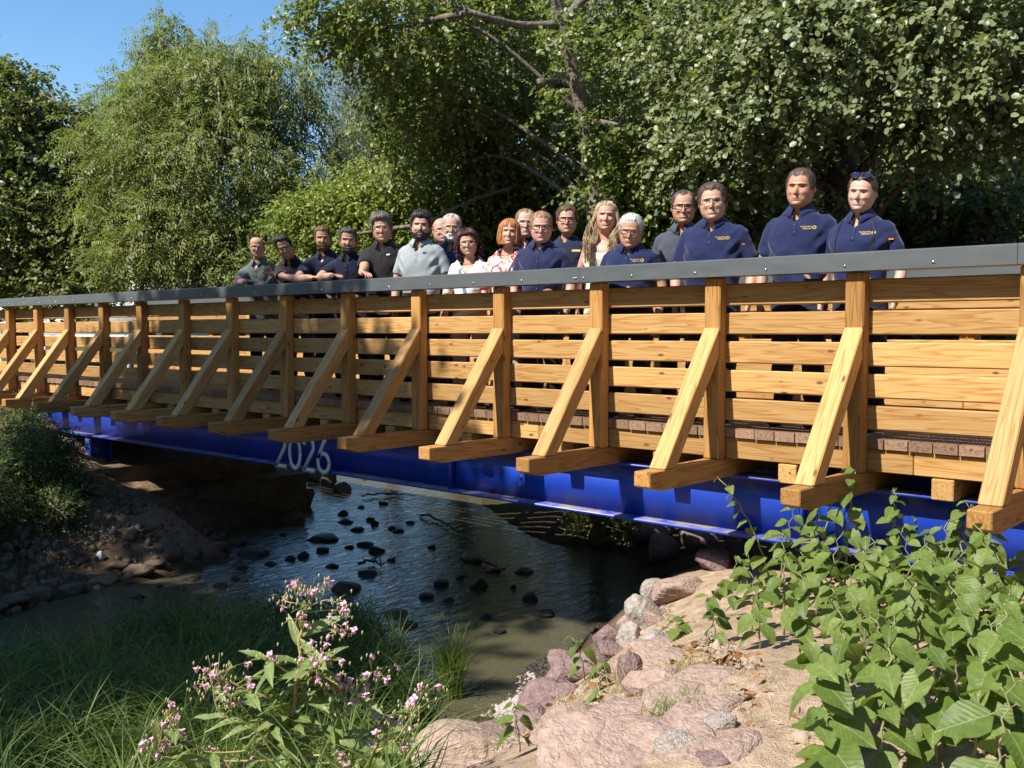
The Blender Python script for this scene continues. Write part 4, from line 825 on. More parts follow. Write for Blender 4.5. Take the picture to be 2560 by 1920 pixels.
# ------------------------------------------------------------------ foliage generators
def leaf_verts(P, D, N, L, W, kind, curl=.12):
    D = unit(D); N = unit(N - D * (N * D).sum(1, keepdims=True)); S = np.cross(D, N); L = L[:, None]; W = W[:, None] * L
    if kind == 'round': pts = [(0, 0, 0), (.30, .46, .06), (.78, .44, .03), (1.0, .0, -curl), (.78, -.44, .03), (.30, -.46, .06)]; F = np.array([[0, 1, 2, 3], [0, 3, 4, 5]])
    elif kind == 'ovate': pts = [(0, 0, 0), (.28, .5, .05), (.65, .34, .02), (1.0, 0, -curl), (.65, -.34, .02), (.28, -.5, .05)]; F = np.array([[0, 1, 2, 3], [0, 3, 4, 5]])
    else: pts = [(0, 0, 0), (.42, .5, .05), (1.0, 0, -curl), (.42, -.5, .05)]; F = np.array([[0, 1, 2, 3]])
    V = np.stack([P + D * (t * L) + S * (s * W) + N * (h * L) for t, s, h in pts], 1); n = len(P); k = len(pts)
    Fa = (F[None] + (np.arange(n) * k)[:, None, None]).reshape(-1, 4); return V.reshape(-1, 3), Fa, k
def crown_leaves(g, blobs, nspray, per, slen, leaf, lw, kind, droop=.35, inner=.55, lump=.2, sun=1.05, axisrand=.7, flat=.42, cut=None, pinnate=False):
    C_ = np.array([b[0] for b in blobs], float); R_ = np.array([b[1] if np.ndim(b[1]) else (b[1],) * 3 for b in blobs], float)
    wt = np.array([b[2] if len(b) > 2 else 1.0 for b in blobs]) * (R_[:, 0] * R_[:, 2]); wt /= wt.sum(); idx = g.choice(len(blobs), nspray, p=wt)
    d = unit(g.normal(size=(nspray, 3))); rr = inner + (1 - inner) * g.uniform(size=nspray) ** .6
    lmp = 1 + lump * (np.sin(d[:, 0] * 5 + idx) * np.sin(d[:, 1] * 6 + 2 * idx) + np.sin(d[:, 2] * 7 + idx * 1.7)) * .7 + .10 * g.normal(size=nspray)
    c = C_[idx] + d * R_[idx] * (rr * lmp)[:, None]
    if cut is not None: k = cut(c); c = c[k]; d = d[k]; nspray = len(c)
    ax = unit(d * .8 + g.normal(size=(nspray, 3)) * axisrand + np.array([0, 0, -droop])); sl = slen * g.uniform(.6, 1.3, nspray)
    t = (np.arange(per) + .5) / per; n = nspray * per; tt = np.tile(t, nspray); A = np.repeat(ax, per, 0); B = unit(np.cross(A, unit(g.normal(size=(nspray, 3)))[np.repeat(np.arange(nspray), per)]))
    sgn = np.tile(np.where(np.arange(per) % 2 == 0, 1.0, -1.0), nspray)[:, None]
    base = np.repeat(c, per, 0) + A * (tt * np.repeat(sl, per))[:, None] + np.array([0, 0, -1]) * (droop * .35 * (tt ** 2) * np.repeat(sl, per))[:, None]
    jit = .03 if pinnate else .35
    D = unit(A * .55 + B * sgn * .85 + g.normal(size=(n, 3)) * jit + np.array([0, 0, -droop * .5])); N = unit(np.array([0, 0, flat]) + np.array(SUN) * sun + np.repeat(d, per, 0) * .3 + g.normal(size=(n, 3)) * (.3 if pinnate else .5))
    L = leaf * g.uniform(.65, 1.25, n); W = lw * g.uniform(.85, 1.15, n)
    tone = np.clip(np.repeat(g.normal(.45, .17, nspray), per) + g.normal(0, .14, n), 0, 1)
    V, F, k = leaf_verts(base, D, N, L, W, kind); return V, F, np.repeat(tone, k), c
def limb_mesh(name, paths, mat, n=8):
    mb = MB()
    for pts, r0, r1 in paths:
        P_ = spline(pts, max(6, 4 * len(pts))); m = len(P_); P_ = P_ + np.c_[np.sin(np.arange(m) * 1.3), np.cos(np.arange(m) * 1.7), np.zeros(m)] * r0 * .10
        V, Q, T = tube(P_, np.linspace(r0, r1, m) * (1 + .06 * np.sin(np.arange(m) * 2.1)), n); mb.add(V, Q, T)
    return mb.mesh(name, [mat])
def tree(name, label, base, trunk_pts, r0, r1, blobs, mat, bark, g, n_limb=10, group=None, cat='tree', limbs=(), seg=10, **kw):
    root = tag(empty(name, base), label, cat, group); b = np.asarray(base, float)
    paths = [(np.asarray(trunk_pts), r0, r1)]
    tp = spline(trunk_pts, 30); paths += list(limbs)
    for i in range(n_limb):
        bl = blobs[i % len(blobs)]; R_ = np.array(bl[1] if np.ndim(bl[1]) else (bl[1],) * 3); e = np.array(bl[0]) + unit(g.normal(size=3)) * R_ * .55
        k = int(np.clip(np.argmin(np.abs(tp[:, 2] - (e[2] - .45 * np.linalg.norm(e[:2] - tp[15, :2])))), 4, 29)); s_ = tp[k]; m = s_ * .5 + e * .5 + np.array([0, 0, .12 * np.linalg.norm(e - s_)]) + g.normal(size=3) * .12
        paths.append(([s_, m, e], max(.02, r0 * .30), .008))
    V, F, tone, c = crown_leaves(g, blobs, **kw)
    for q in c[g.choice(len(c), min(len(c), 60), replace=False)]:      # thin twigs inside the crown
        paths.append(([q - unit(q - np.mean([bb[0] for bb in blobs], 0)) * .5 - np.array([0, 0, .15]), q], .012, .004))
    me = limb_mesh('trunk', [([np.asarray(p_) - b for p_ in pts], a, c2) for pts, a, c2 in paths], bark, seg); link('trunk', me, root)
    link('crown', mesh_np('crown', V - b, F, [mat], True, attr=tone), root)
    return root
ALDER = leafmat('alder_leaf', (0.097, 0.130, 0.030), (0.177, 0.215, 0.056), (0.262, 0.293, 0.098), .36, .42, .45, (0.488, 0.395, 0.126))
ALDER2 = leafmat('alder_leaf_pale', (0.116, 0.141, 0.059), (0.195, 0.226, 0.098), (0.287, 0.311, 0.152), .34, .42, .45)
ASH = leafmat('ash_leaf', (0.122, 0.147, 0.044), (0.189, 0.220, 0.072), (0.262, 0.288, 0.111), .38, .5, .35, (0.488, 0.372, 0.139))
WILLOW = leafmat('willow_leaf', (0.134, 0.147, 0.090), (0.195, 0.209, 0.128), (0.280, 0.282, 0.195), .34, .45, .4)
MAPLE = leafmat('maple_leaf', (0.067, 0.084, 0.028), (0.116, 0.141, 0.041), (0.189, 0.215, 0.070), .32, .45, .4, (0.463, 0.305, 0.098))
MAPLE2 = leafmat('maple_leaf_lit', (0.091, 0.113, 0.037), (0.158, 0.180, 0.056), (0.244, 0.265, 0.095), .34, .45, .4, (0.488, 0.339, 0.111))  # brighter copy of the maple leaf, sunlight put into its colour
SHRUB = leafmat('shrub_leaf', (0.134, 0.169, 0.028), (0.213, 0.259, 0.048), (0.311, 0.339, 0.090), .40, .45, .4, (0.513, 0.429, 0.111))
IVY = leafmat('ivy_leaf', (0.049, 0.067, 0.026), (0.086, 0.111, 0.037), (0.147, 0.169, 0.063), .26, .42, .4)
G1 = np.random.default_rng(101)
def gz(p): return float(hgt(p[0], p[1], False)[0])
# centre alder with the leaning trunk and the sawn-off stubs
b0 = at(1500, 700, 12.1); b0[2] = gz(b0)
tr = [b0, at(1490, 520, 12.1), at(1478, 420, 12.1), at(1455, 280, 12.0), at(1432, 170, 11.9), at(1405, 60, 11.8), at(1385, -80, 11.7), at(1370, -330, 11.6)]
limbs = [([at(1398, 62, 11.8), at(1290, 62, 11.5), at(1180, 30, 11.1), at(1060, -20, 11.9)], .055, .02), ([at(1180, 30, 11.1), at(960, 75, 11.8), at(880, 110, 11.6), at(810, 150, 11.5)], .04, .012), ([at(1405, 60, 11.8), at(1520, -60, 11.6), at(1700, -140, 11.3)], .07, .02),
         ([at(1440, 205, 11.9), at(1400, 207, 12.85), at(1347, 208, 11.6)], .075, .062), ([at(1462, 318, 12.0), at(1430, 318, 12.95), at(1383, 321, 11.7)], .060, .052), ([at(1462, 300, 12.0), at(1560, 318, 11.8), at(1660, 360, 11.6)], .05, .012),
         ([at(1280, 470, 13.6), at(1180, 500, 13.4), at(1080, 550, 13.2)], .035, .012), ([at(1080, 560, 14), at(960, 575, 14), at(860, 590, 14)], .045, .015)]
bl = [(at(1000, 60, 11.8), (1.05, .9, .75)), (at(1200, 170, 13.4), (1.2, .9, .95)), (at(1060, 260, 13.2), (.95, .9, .75)), (at(1280, 380, 14.2), (1.35, .9, .95)), (at(1520, 60, 15.0), (1.3, .9, 1.2)), (at(1130, 430, 14.4), (1.1, .8, .8)),
      (at(1680, 200, 14.0), (1.2, .9, 1.1)), (at(850, -10, 11.6), (.8, .6, .5)), (at(1150, -120, 12.8), (1.5, 1.0, .7)), (at(1560, 330, 14.4), (.8, .7, .7)), (at(1700, -150, 14), (1.4, 1.0, .8)), (at(790, 55, 11.5), (.45, .4, .25), .5), (at(1350, 560, 14.6), (1.0, .6, .6)), (at(1420, 90, 11.3), (.30, .25, .30), .7), (at(1500, 330, 11.5), (.28, .2, .22), .7), (at(1390, 270, 11.6), (.22, .2, .22), .6), (at(1470, 460, 11.7), (.30, .2, .2), .7)]
tree('alder_tree', 'alder with leaning dark trunk and two sawn-off branch stubs behind the group', tuple(b0), tr, .120, .070, bl, ALDER, BARK3, G1, n_limb=6, limbs=limbs, nspray=8200, per=9, slen=.32, leaf=.062, lw=.86, kind='round', droop=.45, inner=.35)
# right alder, closer, with large leaves hanging into view
b1 = at(2090, 760, 11.6); b1[2] = gz(b1)
tr = [b1, at(2095, 560, 11.6), at(2110, 380, 11.6), at(2135, 200, 11.6), at(2150, 20, 11.6), at(2165, -250, 11.6), at(2180, -600, 11.5)]
bl = [(at(1980, 130, 10.2), (.95, .7, .85)), (at(1870, 300, 10.6), (.85, .7, .6)), (at(1760, 420, 11.2), (.75, .6, .5)), (at(2330, 90, 9.6), (1.0, .7, .9)), (at(2440, 280, 9.9), (.75, .6, .6)), (at(2330, 330, 9.8), (.45, .4, .35)), (at(2560, 120, 9.6), (.8, .7, .9)), (at(2080, -60, 10.5), (1.3, .9, .8)),
      (at(1760, 120, 11.6), (.9, .7, .8)), (at(2230, -150, 11), (1.8, 1.2, 1.0)), (at(1690, 300, 11.9), (.7, .6, .55)), (at(1930, 520, 11.5), (.75, .5, .45)), (at(1800, 640, 11.8), (.7, .5, .3)), (at(2050, 660, 11.4), (.7, .4, .25)), (at(2150, 180, 12.2), (1.2, .6, 1.2))]
tree('alder_tree', 'right-hand alder with broad leaf sprays hanging above the two rightmost people', tuple(b1), tr, .20, .10, bl, ALDER2, BARK, G1, n_limb=14, nspray=7200, per=9, slen=.34, leaf=.068, lw=.84, kind='round', droop=.55, inner=.3)
# big pale ash on the left bank
b2 = at(600, 760, 19.5); b2[2] = gz(b2)
tr = [b2, at(605, 560, 19.5), at(620, 400, 19.5), at(600, 260, 19.5), at(575, 200, 19.5)]
limbs = [([at(612, 400, 19.5), at(640, 330, 19.4), at(660, 250, 19.3)], .06, .02), ([at(608, 420, 19.5), at(590, 330, 19.3), at(575, 240, 19.2)], .06, .02), ([at(612, 410, 19.5), at(680, 370, 19.4), at(740, 300, 19.3)], .05, .015)]
bl = [(at(440, 290, 19.0), (1.25, 1.2, 1.1)), (at(560, 225, 19.0), (1.3, 1.2, .95)), (at(690, 240, 19.2), (1.1, 1.0, .9)), (at(350, 420, 18.8), (1.35, 1.2, 1.2)), (at(520, 420, 18.4), (1.6, 1.3, 1.25)), (at(690, 560, 18.6), (1.3, 1.0, .9)), (at(430, 590, 18.2), (1.35, 1.1, 1.0)), (at(580, 640, 18.2), (1.2, 1.0, .7)),
      (at(780, 440, 19.4), (1.1, .9, 1.0)), (at(330, 620, 18.4), (.8, .8, .8)), (at(860, 520, 19.6), (.7, .6, .6)), (at(600, 190, 19.2), (.7, .7, .6))]
tree('ash_tree', 'large bright green ash with feathery leaves filling the left background', tuple(b2), tr, .19, .06, bl, ASH, BARK2, G1, n_limb=14, limbs=limbs, nspray=9500, per=12, slen=.42, leaf=.105, lw=.30, kind='diamond', droop=.75, inner=.45, pinnate=True, lump=.22)
# taller yellowing tree peeping over the ash
b6 = at(420, 760, 25); b6[2] = gz(b6)
bl = [(at(420, 120, 25), (.6, .7, .8)), (at(300, 330, 25), (1.1, .9, 1.2)), (at(250, 470, 24.5), (.9, .8, 1.0)), (at(500, 150, 25), (.5, .5, .45)), (at(400, 230, 25.5), (1.4, 1.0, 1.2))]
tree('robinia_tree', 'taller yellowing tree peeping out above the left shoulder of the ash', tuple(b6), [b6, at(415, 400, 25), at(410, 120, 25)], .2, .05, bl, ASH, BARK2, G1, n_limb=8, nspray=2600, per=11, slen=.42, leaf=.125, lw=.36, kind='diamond', droop=.8, inner=.4, pinnate=True)
# weeping willow-like tree with narrow leaves and sky between
b3 = at(980, 760, 24); b3[2] = gz(b3)
bl = [(at(930, 250, 24), (1.3, 1.0, 1.7)), (at(1010, 150, 24), (1.2, 1.0, 1.4)), (at(960, 420, 24), (1.1, .9, 1.2)), (at(900, 330, 23.5), (.9, .8, 1.0)), (at(1050, 330, 24), (1.0, .8, 1.0)), (at(860, 90, 24), (.7, .6, .6))]
tree('willow_tree', 'thin grey-green willow with sky showing through, between ash and alder', tuple(b3), [b3, at(985, 500, 24), at(975, 300, 24), at(960, 80, 24)], .18, .05, bl, WILLOW, BARK, G1, n_limb=12, nspray=5200, per=11, slen=.55, leaf=.13, lw=.17, kind='diamond', droop=1.1, inner=.2)
# dark maple on the left edge
b4 = at(40, 780, 21); b4[2] = gz(b4)
bl = [(at(-60, 330, 21), (1.7, 1.4, 1.6)), (at(100, 400, 21), (1.15, 1.2, 1.2)), (at(160, 320, 21.5), (.65, .7, .7)), (at(30, 560, 20.5), (1.5, 1.3, 1.2)), (at(160, 620, 20.3), (.95, 1.0, 1.0)), (at(-60, 650, 20.3), (1.3, 1.2, 1.0)), (at(30, 240, 21.5), (.8, .8, .8)), (at(240, 690, 20.0), (.6, .6, .45)), (at(110, 720, 19.9), (1.2, .7, .4)), (at(200, 470, 20.8), (.6, .6, .8))]
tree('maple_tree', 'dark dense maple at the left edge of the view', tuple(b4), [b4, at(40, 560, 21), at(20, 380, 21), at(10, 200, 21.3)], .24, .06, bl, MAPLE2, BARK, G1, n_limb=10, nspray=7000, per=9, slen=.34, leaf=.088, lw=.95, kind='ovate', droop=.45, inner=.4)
# sunny shrubs behind the handrail
def shrub(px_, py_, d, R_, label, mat=SHRUB, n=700, leaf=.055, name='shrub', group=None, kind='round', lw=.75, per=8):
    c = at(px_, py_, d); b_ = c.copy()
    if px_ < 1300: b_[:2] += (2.6, 2.4) if px_ > 700 else (-.5, .8)
    b_[2] = gz(b_); h = c[2] + R_[2]
    bl = [(c, R_, 1.0), (c + np.array([R_[0] * .5, 0, R_[2] * .3]), tuple(v * .65 for v in R_), .8), (c + np.array([-R_[0] * .55, .1, -R_[2] * .1]), tuple(v * .7 for v in R_), .8), (c + np.array([.1, .1, -R_[2] * .5]), tuple(v * .6 for v in R_), .6)]
    return tree(name, label, tuple(b_), [b_, b_ * .5 + c * .5 + np.array([.05, 0, .3]), c], .045, .012, bl, mat, BARK, G1, n_limb=7, group=group, cat='shrub', seg=6, nspray=int(n * 1.7), per=per, slen=.26, leaf=leaf, lw=lw, kind=kind, droop=.35, inner=.3)
shrub(940, 520, 15.5, (1.1, .8, .75), 'sunlit bright green shrub behind the tall man with wavy hair', n=1300)
shrub(790, 560, 16.2, (.95, .7, .6), 'sunlit yellow-green shrub behind the man with clasped hands', n=1000)
shrub(1120, 610, 15.0, (1.0, .7, .55), 'low bright shrub behind the woman with curly hair', n=900)
shrub(1240, 520, 14.8, (.9, .7, .6), 'leafy shrub behind the woman with the ginger bob', n=900, mat=ALDER)
shrub(1610, 470, 12.2, (.62, .5, .62), 'bright broad-leaved shrub behind the blonde woman', n=850, leaf=.07)
shrub(1500, 600, 13.8, (.8, .5, .5), 'low leafy shrub behind the slim young man', n=600, mat=ALDER)
shrub(1880, 650, 12.6, (.9, .5, .35), 'low shrub glimpsed between the two rightmost men', n=600, mat=ALDER2)
shrub(640, 700, 17.5, (1.0, .6, .5), 'low leafy shrub at the handrail left of the group', n=700, mat=ASH)
# dark wooded slope behind on the right: layered trees
for i, (px_, py_, d, R_, lab) in enumerate([(1350, 250, 19, (2.6, 1.2, 2.6), 'dark tree deep behind the leaning alder trunk'), (1750, 300, 18, (2.5, 1.2, 2.6), 'dark tree deep in the wood left of the right-hand alder'), (2150, 250, 17, (2.4, 1.2, 2.6), 'shadowy tree directly behind the right-hand alder trunk'),
      (2500, 280, 15, (2.0, 1.2, 2.4), 'shadowy ivy-clad tree at the right edge'), (2330, 560, 13.5, (1.5, .9, .8), 'dark ivy thicket above the handrail at the right'), (1150, 150, 21, (1.7, 1.0, 2.0), 'dark tree behind the overhanging alder branch'), (2080, 600, 14.5, (1.4, .8, .7), 'dark undergrowth behind the right-hand alder trunk'), (1650, 610, 16, (1.6, .8, .8), 'dark undergrowth behind the older white-haired man')]):
    c = at(px_, py_, d); b_ = c.copy(); b_[2] = gz(c); und = 'under' in lab or 'thicket' in lab
    bl = [(c, R_), (c + np.array([1.2, .2, .8]) * (0.3 if und else 1), tuple(v * .7 for v in R_)), (c + np.array([-1.2, .3, -.4]) * (0.3 if und else 1), tuple(v * .75 for v in R_)), (np.array([c[0], c[1] + .3, (c[2] + b_[2]) / 2]), (R_[0] * .9, R_[1] * .8, max(.3, (c[2] - b_[2]) / 2)))]
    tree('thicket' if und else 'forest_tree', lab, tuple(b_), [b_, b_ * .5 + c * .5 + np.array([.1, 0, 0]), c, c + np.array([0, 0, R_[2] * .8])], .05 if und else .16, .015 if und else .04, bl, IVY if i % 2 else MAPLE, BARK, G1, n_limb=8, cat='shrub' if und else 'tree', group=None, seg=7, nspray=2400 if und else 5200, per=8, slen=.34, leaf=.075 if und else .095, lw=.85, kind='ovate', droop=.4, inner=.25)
# trees outside the view on the sunny side; they throw the dappled shade over creek and bridge
def shade_tree(sx, sy, zc_, R_, n, label, leafm=ALDER):
    k = zc_ / 1.15; c = np.array([sx - .2 * k, sy - k, zc_]); b_ = np.array([c[0] - .5, c[1] - .4, 0.0]); b_[2] = gz(b_)
    bl = [(c, R_), (c + np.array([R_[0] * .55, .3, -.5]), tuple(v * .62 for v in R_)), (c + np.array([-R_[0] * .55, -.3, -.3]), tuple(v * .62 for v in R_)), (c + np.array([0, -.3, R_[2] * .5]), tuple(v * .6 for v in R_))]
    tree('shade_tree', label, tuple(b_), [b_, b_ * .6 + c * .4 + np.array([.2, 0, 0]), c], .22, .06, bl, leafm, BARK, G1, n_limb=12, cat='tree', group='trees outside the view that shade the creek', nspray=n, per=9, slen=.45, leaf=.14, lw=.8, kind='ovate', droop=.4, inner=.2)
shade_tree(6.1, -.28, 9.5, (2.9, 1.15, 1.1), 2700, 'leafy bank tree left of the photographer shading the middle of the bridge')
shade_tree(7.5, -3.2, 10.5, (2.2, 1.7, 1.6), 2400, 'leafy bank tree left of the photographer shading the creek')
shade_tree(4.2, -4.6, 10.0, (2.2, 1.6, 1.5), 1700, 'leafy bank tree left of the photographer shading the left bank')
shade_tree(7.0, -5.9, 10.5, (2.9, 1.7, 1.6), 3200, 'leafy bank tree behind the photographer shading the foreground grass')

# added unseen trees behind and beside the photographer, only to close off the low sky
for i, (x_, y_, zc_, R_, lab) in enumerate([(-3, -17, 4.5, (4.2, 3, 4.2), 'added unseen tree closing off low sky, far left behind the photographer'), (6, -21, 5, (4.5, 3, 4.8), 'added unseen tree closing off low sky far behind the photographer'), (15, -22, 5, (4.5, 3, 4.8), 'added unseen tree closing off low sky straight behind the photographer'), (24, -16, 5, (4, 3.5, 4.8), 'added unseen tree closing off low sky behind the photographer to the right'), (25, -6, 5, (3.5, 3.5, 4.8), 'added unseen tree closing off low sky to the right of the photographer'), (24, 4, 5, (3.5, 3.5, 4.8), 'added unseen tree closing off low sky beyond the right end of the bridge'), (-9, -9, 4, (3.5, 3.5, 3.8), 'added unseen tree closing off low sky on the left')]):
    b_ = np.array([x_, y_, 0.0]); b_[2] = gz(b_); c = np.array([x_, y_, zc_])
    tree('sky_block_tree', lab, tuple(b_), [b_, b_ * .5 + c * .5, c], .25, .06, [(c, R_), (c + np.array([1.2, .5, 1.0]), tuple(v * .7 for v in R_)), (c + np.array([-1.2, -.4, -.8]), tuple(v * .75 for v in R_))], MAPLE, BARK, G1, n_limb=6, cat='tree', seg=6, nspray=2200, per=6, slen=.8, leaf=.42, lw=.85, kind='ovate', droop=.4, inner=.4)
# ------------------------------------------------------------------ rocks
ordn = ['first', 'second', 'third', 'fourth', 'fifth', 'sixth', 'seventh', 'eighth', 'ninth', 'tenth', 'eleventh', 'twelfth', 'thirteenth', 'fourteenth', 'fifteenth', 'sixteenth']
def gp(px_, py_, water=True):
    d = _ray(px_, py_); t = np.linspace(1.2, 60, 6000); P_ = CAM + d * t[:, None]; h = hgt(P_[:, 0], P_[:, 1], False)
    if water: h = np.maximum(h, WZ)
    k = int(np.argmax(P_[:, 2] < h)); q = P_[k]; return np.array([q[0], q[1], h[k]]), float(t[k])
def rock_mesh(seed, sub=3, mat=None, facets=16, soft=.5, rough=.035):
    g = np.random.default_rng(seed); bm = bmesh.new(); bmesh.ops.create_icosphere(bm, subdivisions=sub, radius=1)
    Nn = unit(g.normal(size=(facets, 3))); dd = g.uniform(.62, 1.0, facets)
    for v in bm.verts:
        p = np.array(v.co); p = p / np.linalg.norm(p); c = Nn @ p; r = np.min(np.where(c > .05, dd / np.maximum(c, .05), 9)); r = min(r, 1.25)
        r = r * (1 - soft * .25) + soft * .25
        q = p * r; q = q * (1 + rough * fbm(np.array([q[0] * 2.2 + q[2] * 1.1]), np.array([q[1] * 2.2 - q[2] * 1.7]), 3.0, seed % 17, 4)[0]); v.co = q
    me = bpy.data.meshes.new('rock'); bm.to_mesh(me); bm.free()
    for p in me.polygons: p.use_smooth = True
    me.materials.append(mat); return me
def rockmat(name, a, b2, c, sc=3.0, bs=.8):
    m = M(name, a, .9, .2); noise_color(m, sc, [(.25, a), (.5, b2), (.78, c)], detail=10, rough=.68); tx = bump(m, 5, bs * .9, .04, 10); n, l, b = nt(m)
    vo = n.new('ShaderNodeTexVoronoi'); vo.feature = 'DISTANCE_TO_EDGE'; vo.inputs['Scale'].default_value = 1.1; tc = n.new('ShaderNodeTexCoord'); dz = n.new('ShaderNodeTexNoise'); dz.inputs['Scale'].default_value = 3; l.new(tc.outputs['Object'], dz.inputs['Vector']); mxv = n.new('ShaderNodeVectorMath'); mxv.operation = 'ADD'; l.new(tc.outputs['Object'], mxv.inputs[0]); l.new(dz.outputs['Color'], mxv.inputs[1]); l.new(mxv.outputs[0], vo.inputs['Vector'])
    mr_ = n.new('ShaderNodeMapRange'); mr_.inputs['From Max'].default_value = .05; mr_.inputs['To Max'].default_value = .16; l.new(vo.outputs['Distance'], mr_.inputs['Value']); ad_ = n.new('ShaderNodeMath'); ad_.operation = 'ADD'; l.new(tx.outputs['Fac'], ad_.inputs[0]); l.new(mr_.outputs[0], ad_.inputs[1])
    bp_n = [q for q in n if q.type == 'BUMP'][0]; l.new(ad_.outputs[0], bp_n.inputs['Height']); return m
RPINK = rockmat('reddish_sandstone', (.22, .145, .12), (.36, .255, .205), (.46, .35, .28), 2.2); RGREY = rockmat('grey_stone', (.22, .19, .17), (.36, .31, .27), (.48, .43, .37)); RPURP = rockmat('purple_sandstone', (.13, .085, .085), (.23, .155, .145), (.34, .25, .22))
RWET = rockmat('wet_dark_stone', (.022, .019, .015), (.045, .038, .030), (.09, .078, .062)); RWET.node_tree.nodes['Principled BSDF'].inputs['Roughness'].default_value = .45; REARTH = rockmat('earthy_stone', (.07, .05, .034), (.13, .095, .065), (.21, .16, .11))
_rv = {}
def rock_v(k, mat):
    if (k, mat.name) not in _rv: _rv[(k, mat.name)] = rock_mesh(40 + k, 3, mat)
    return _rv[(k, mat.name)]
def place_rock(me, px_, py_, wpx, hpx, label, depthk=.9, sink=.35, rz=None, group=None, pos=None, tilt=.15):
    if pos is None: p, t = gp(px_, py_ + hpx * .30)
    else: p, t = pos; p = np.array(p)
    sx = wpx * t / FPX / 2; sz = max(hpx * t / FPX / 2, .03)
    o = link('boulder' if group is None else 'stone', me); a = rz if rz is not None else random.uniform(-.4, .4) + YAW * -1
    o.matrix_world = Matrix.Translation((p[0], p[1], p[2] + sz * (1 - sink * 1.2))) @ Matrix.Rotation(a, 4, 'Z') @ Matrix.Rotation(random.uniform(-tilt, tilt), 4, 'X') @ Matrix.Diagonal((sx, sx * depthk, sz * 1.15, 1))
    tag(o, label, 'rock', group); return o
z4 = lambda a, b_: (1040 + a * .3617, 1380 + b_ * .3617)
for i, (a, b_, w_, h_, mat, lab) in enumerate([
    (1800, 250, 330, 190, RPINK, 'pale pinkish boulder topmost on the right bank edge below the blue girder'), (1600, 430, 170, 190, RGREY, 'rounded grey boulder on the bank edge below the pinkish one'), (1490, 550, 190, 200, RGREY, 'greenish-grey boulder at the waterside of the right bank'),
    (1650, 600, 250, 160, RGREY, 'light oval stone lying on the sandy right bank'), (1650, 460, 130, 110, RPINK, 'small brownish boulder wedged between grey boulders'), (1345, 680, 210, 120, RPURP, 'low purple boulder at the water left of the small sapling'), (1480, 830, 170, 290, RPURP, 'upright purplish slab on the bank edge behind the small plant'),
    (1010, 860, 330, 240, RPURP, 'broad flat purple boulder beside the gravel'), (900, 1010, 420, 200, RPURP, 'flat purple boulder half buried below the broad one'), (330, 1390, 620, 340, RPINK, 'large smooth pink boulder at the bottom edge of the picture'), (1130, 1220, 620, 330, RPINK, 'long reddish slab along the front edge of the sandy slope'),
    (1500, 1080, 480, 230, RPINK, 'reddish slab bedded in the upper sandy slope'), (1850, 1010, 420, 190, RPINK, 'pale slab bedded in the sand beside the big-leaved plants'), (1800, 1340, 260, 150, RGREY, 'grey angular stone bedded in the sand near the bottom edge'), (1480, 1420, 520, 190, RPINK, 'weathered pink slab at the bottom of the sandy slope'), (2120, 1180, 260, 140, RGREY, 'grey stone half hidden under the big leaves'), (2080, 1420, 300, 190, RPURP, 'purplish slab at the bottom beside the big leaves'), (1250, 1330, 700, 420, RPINK, 'very broad pale slab forming the lower front of the sandy slope'), (1650, 1230, 640, 380, RPINK, 'very broad tan slab bedded in the middle of the sandy slope'), (2000, 860, 460, 260, RPINK, 'broad pale slab bedded beneath the hanging leaves'), (1750, 720, 420, 200, RPINK, 'tan slab bedded just below the light oval stone'), (1950, 1330, 420, 300, RPINK, 'broad reddish slab by the lower edge of the plants'), (1600, 900, 420, 220, RPINK, 'worn slab beside the upright purplish one'), (1700, 640, 360, 180, RPINK, 'tan slab bedded behind the light oval stone'), (2050, 1050, 460, 280, RPINK, 'flat tan slab in the sand at the edge of the leaves'), (1930, 1180, 520, 260, RPINK, 'flat pinkish slab in the sand below the straw tuft'), (1350, 1150, 420, 240, RPINK, 'flat slab bedded between the long reddish slab and the small plants'), (2230, 1330, 420, 260, RPINK, 'reddish slab under the front row of big leaves')]):
    px_, py_ = z4(a, b_); slab = 'slab' in lab and 'upright' not in lab
    place_rock(rock_mesh(200 + i, 4, mat, 13, .08, .022), px_, py_, w_ * .3617 * (1.0 if not slab else 1.1), h_ * .3617 * (1.0 if not slab else .45), lab, depthk=1.0 if not slab else 1.25, sink=.45 if not slab else .72, tilt=.12)
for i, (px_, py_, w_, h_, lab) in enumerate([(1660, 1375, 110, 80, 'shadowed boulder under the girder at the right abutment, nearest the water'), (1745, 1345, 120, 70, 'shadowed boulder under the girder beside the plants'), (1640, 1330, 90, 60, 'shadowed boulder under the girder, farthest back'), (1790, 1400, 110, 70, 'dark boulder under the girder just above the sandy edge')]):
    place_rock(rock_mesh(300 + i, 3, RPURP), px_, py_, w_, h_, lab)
for i, (px_, py_, w_, h_, lab) in enumerate([(2530, 1450, 90, 60, 'grey rock among the leaves at the right edge below the cross beam'), (2450, 1480, 70, 70, 'angular grey rock among the big leaves'), (2290, 1480, 80, 40, 'flat stone between plant stems right of the centre of the plants')]):
    place_rock(rock_mesh(320 + i, 3, RGREY), px_, py_, w_, h_, lab)
wb = [(1590, 1520, 80, 90, RGREY), (1530, 1600, 90, 80, RPURP), (1470, 1660, 110, 70, RPURP), (1400, 1650, 80, 50, RPURP), (1560, 1680, 90, 70, RPINK), (1400, 1730, 110, 60, RPURP), (1330, 1800, 120, 60, RPURP), (1640, 1470, 70, 60, RGREY), (1570, 1560, 60, 60, RPINK), (1240, 1840, 110, 60, RPURP)]
for i, (px_, py_, w_, h_, mat) in enumerate(wb):
    place_rock(rock_mesh(400 + i, 3, mat), px_, py_, w_, h_, 'weathered boulder of the right waterside band, ' + ordn[sorted(range(10), key=lambda q: wb[q][1]).index(i)] + ' from the back', group='boulders along the right waterside', sink=.5)
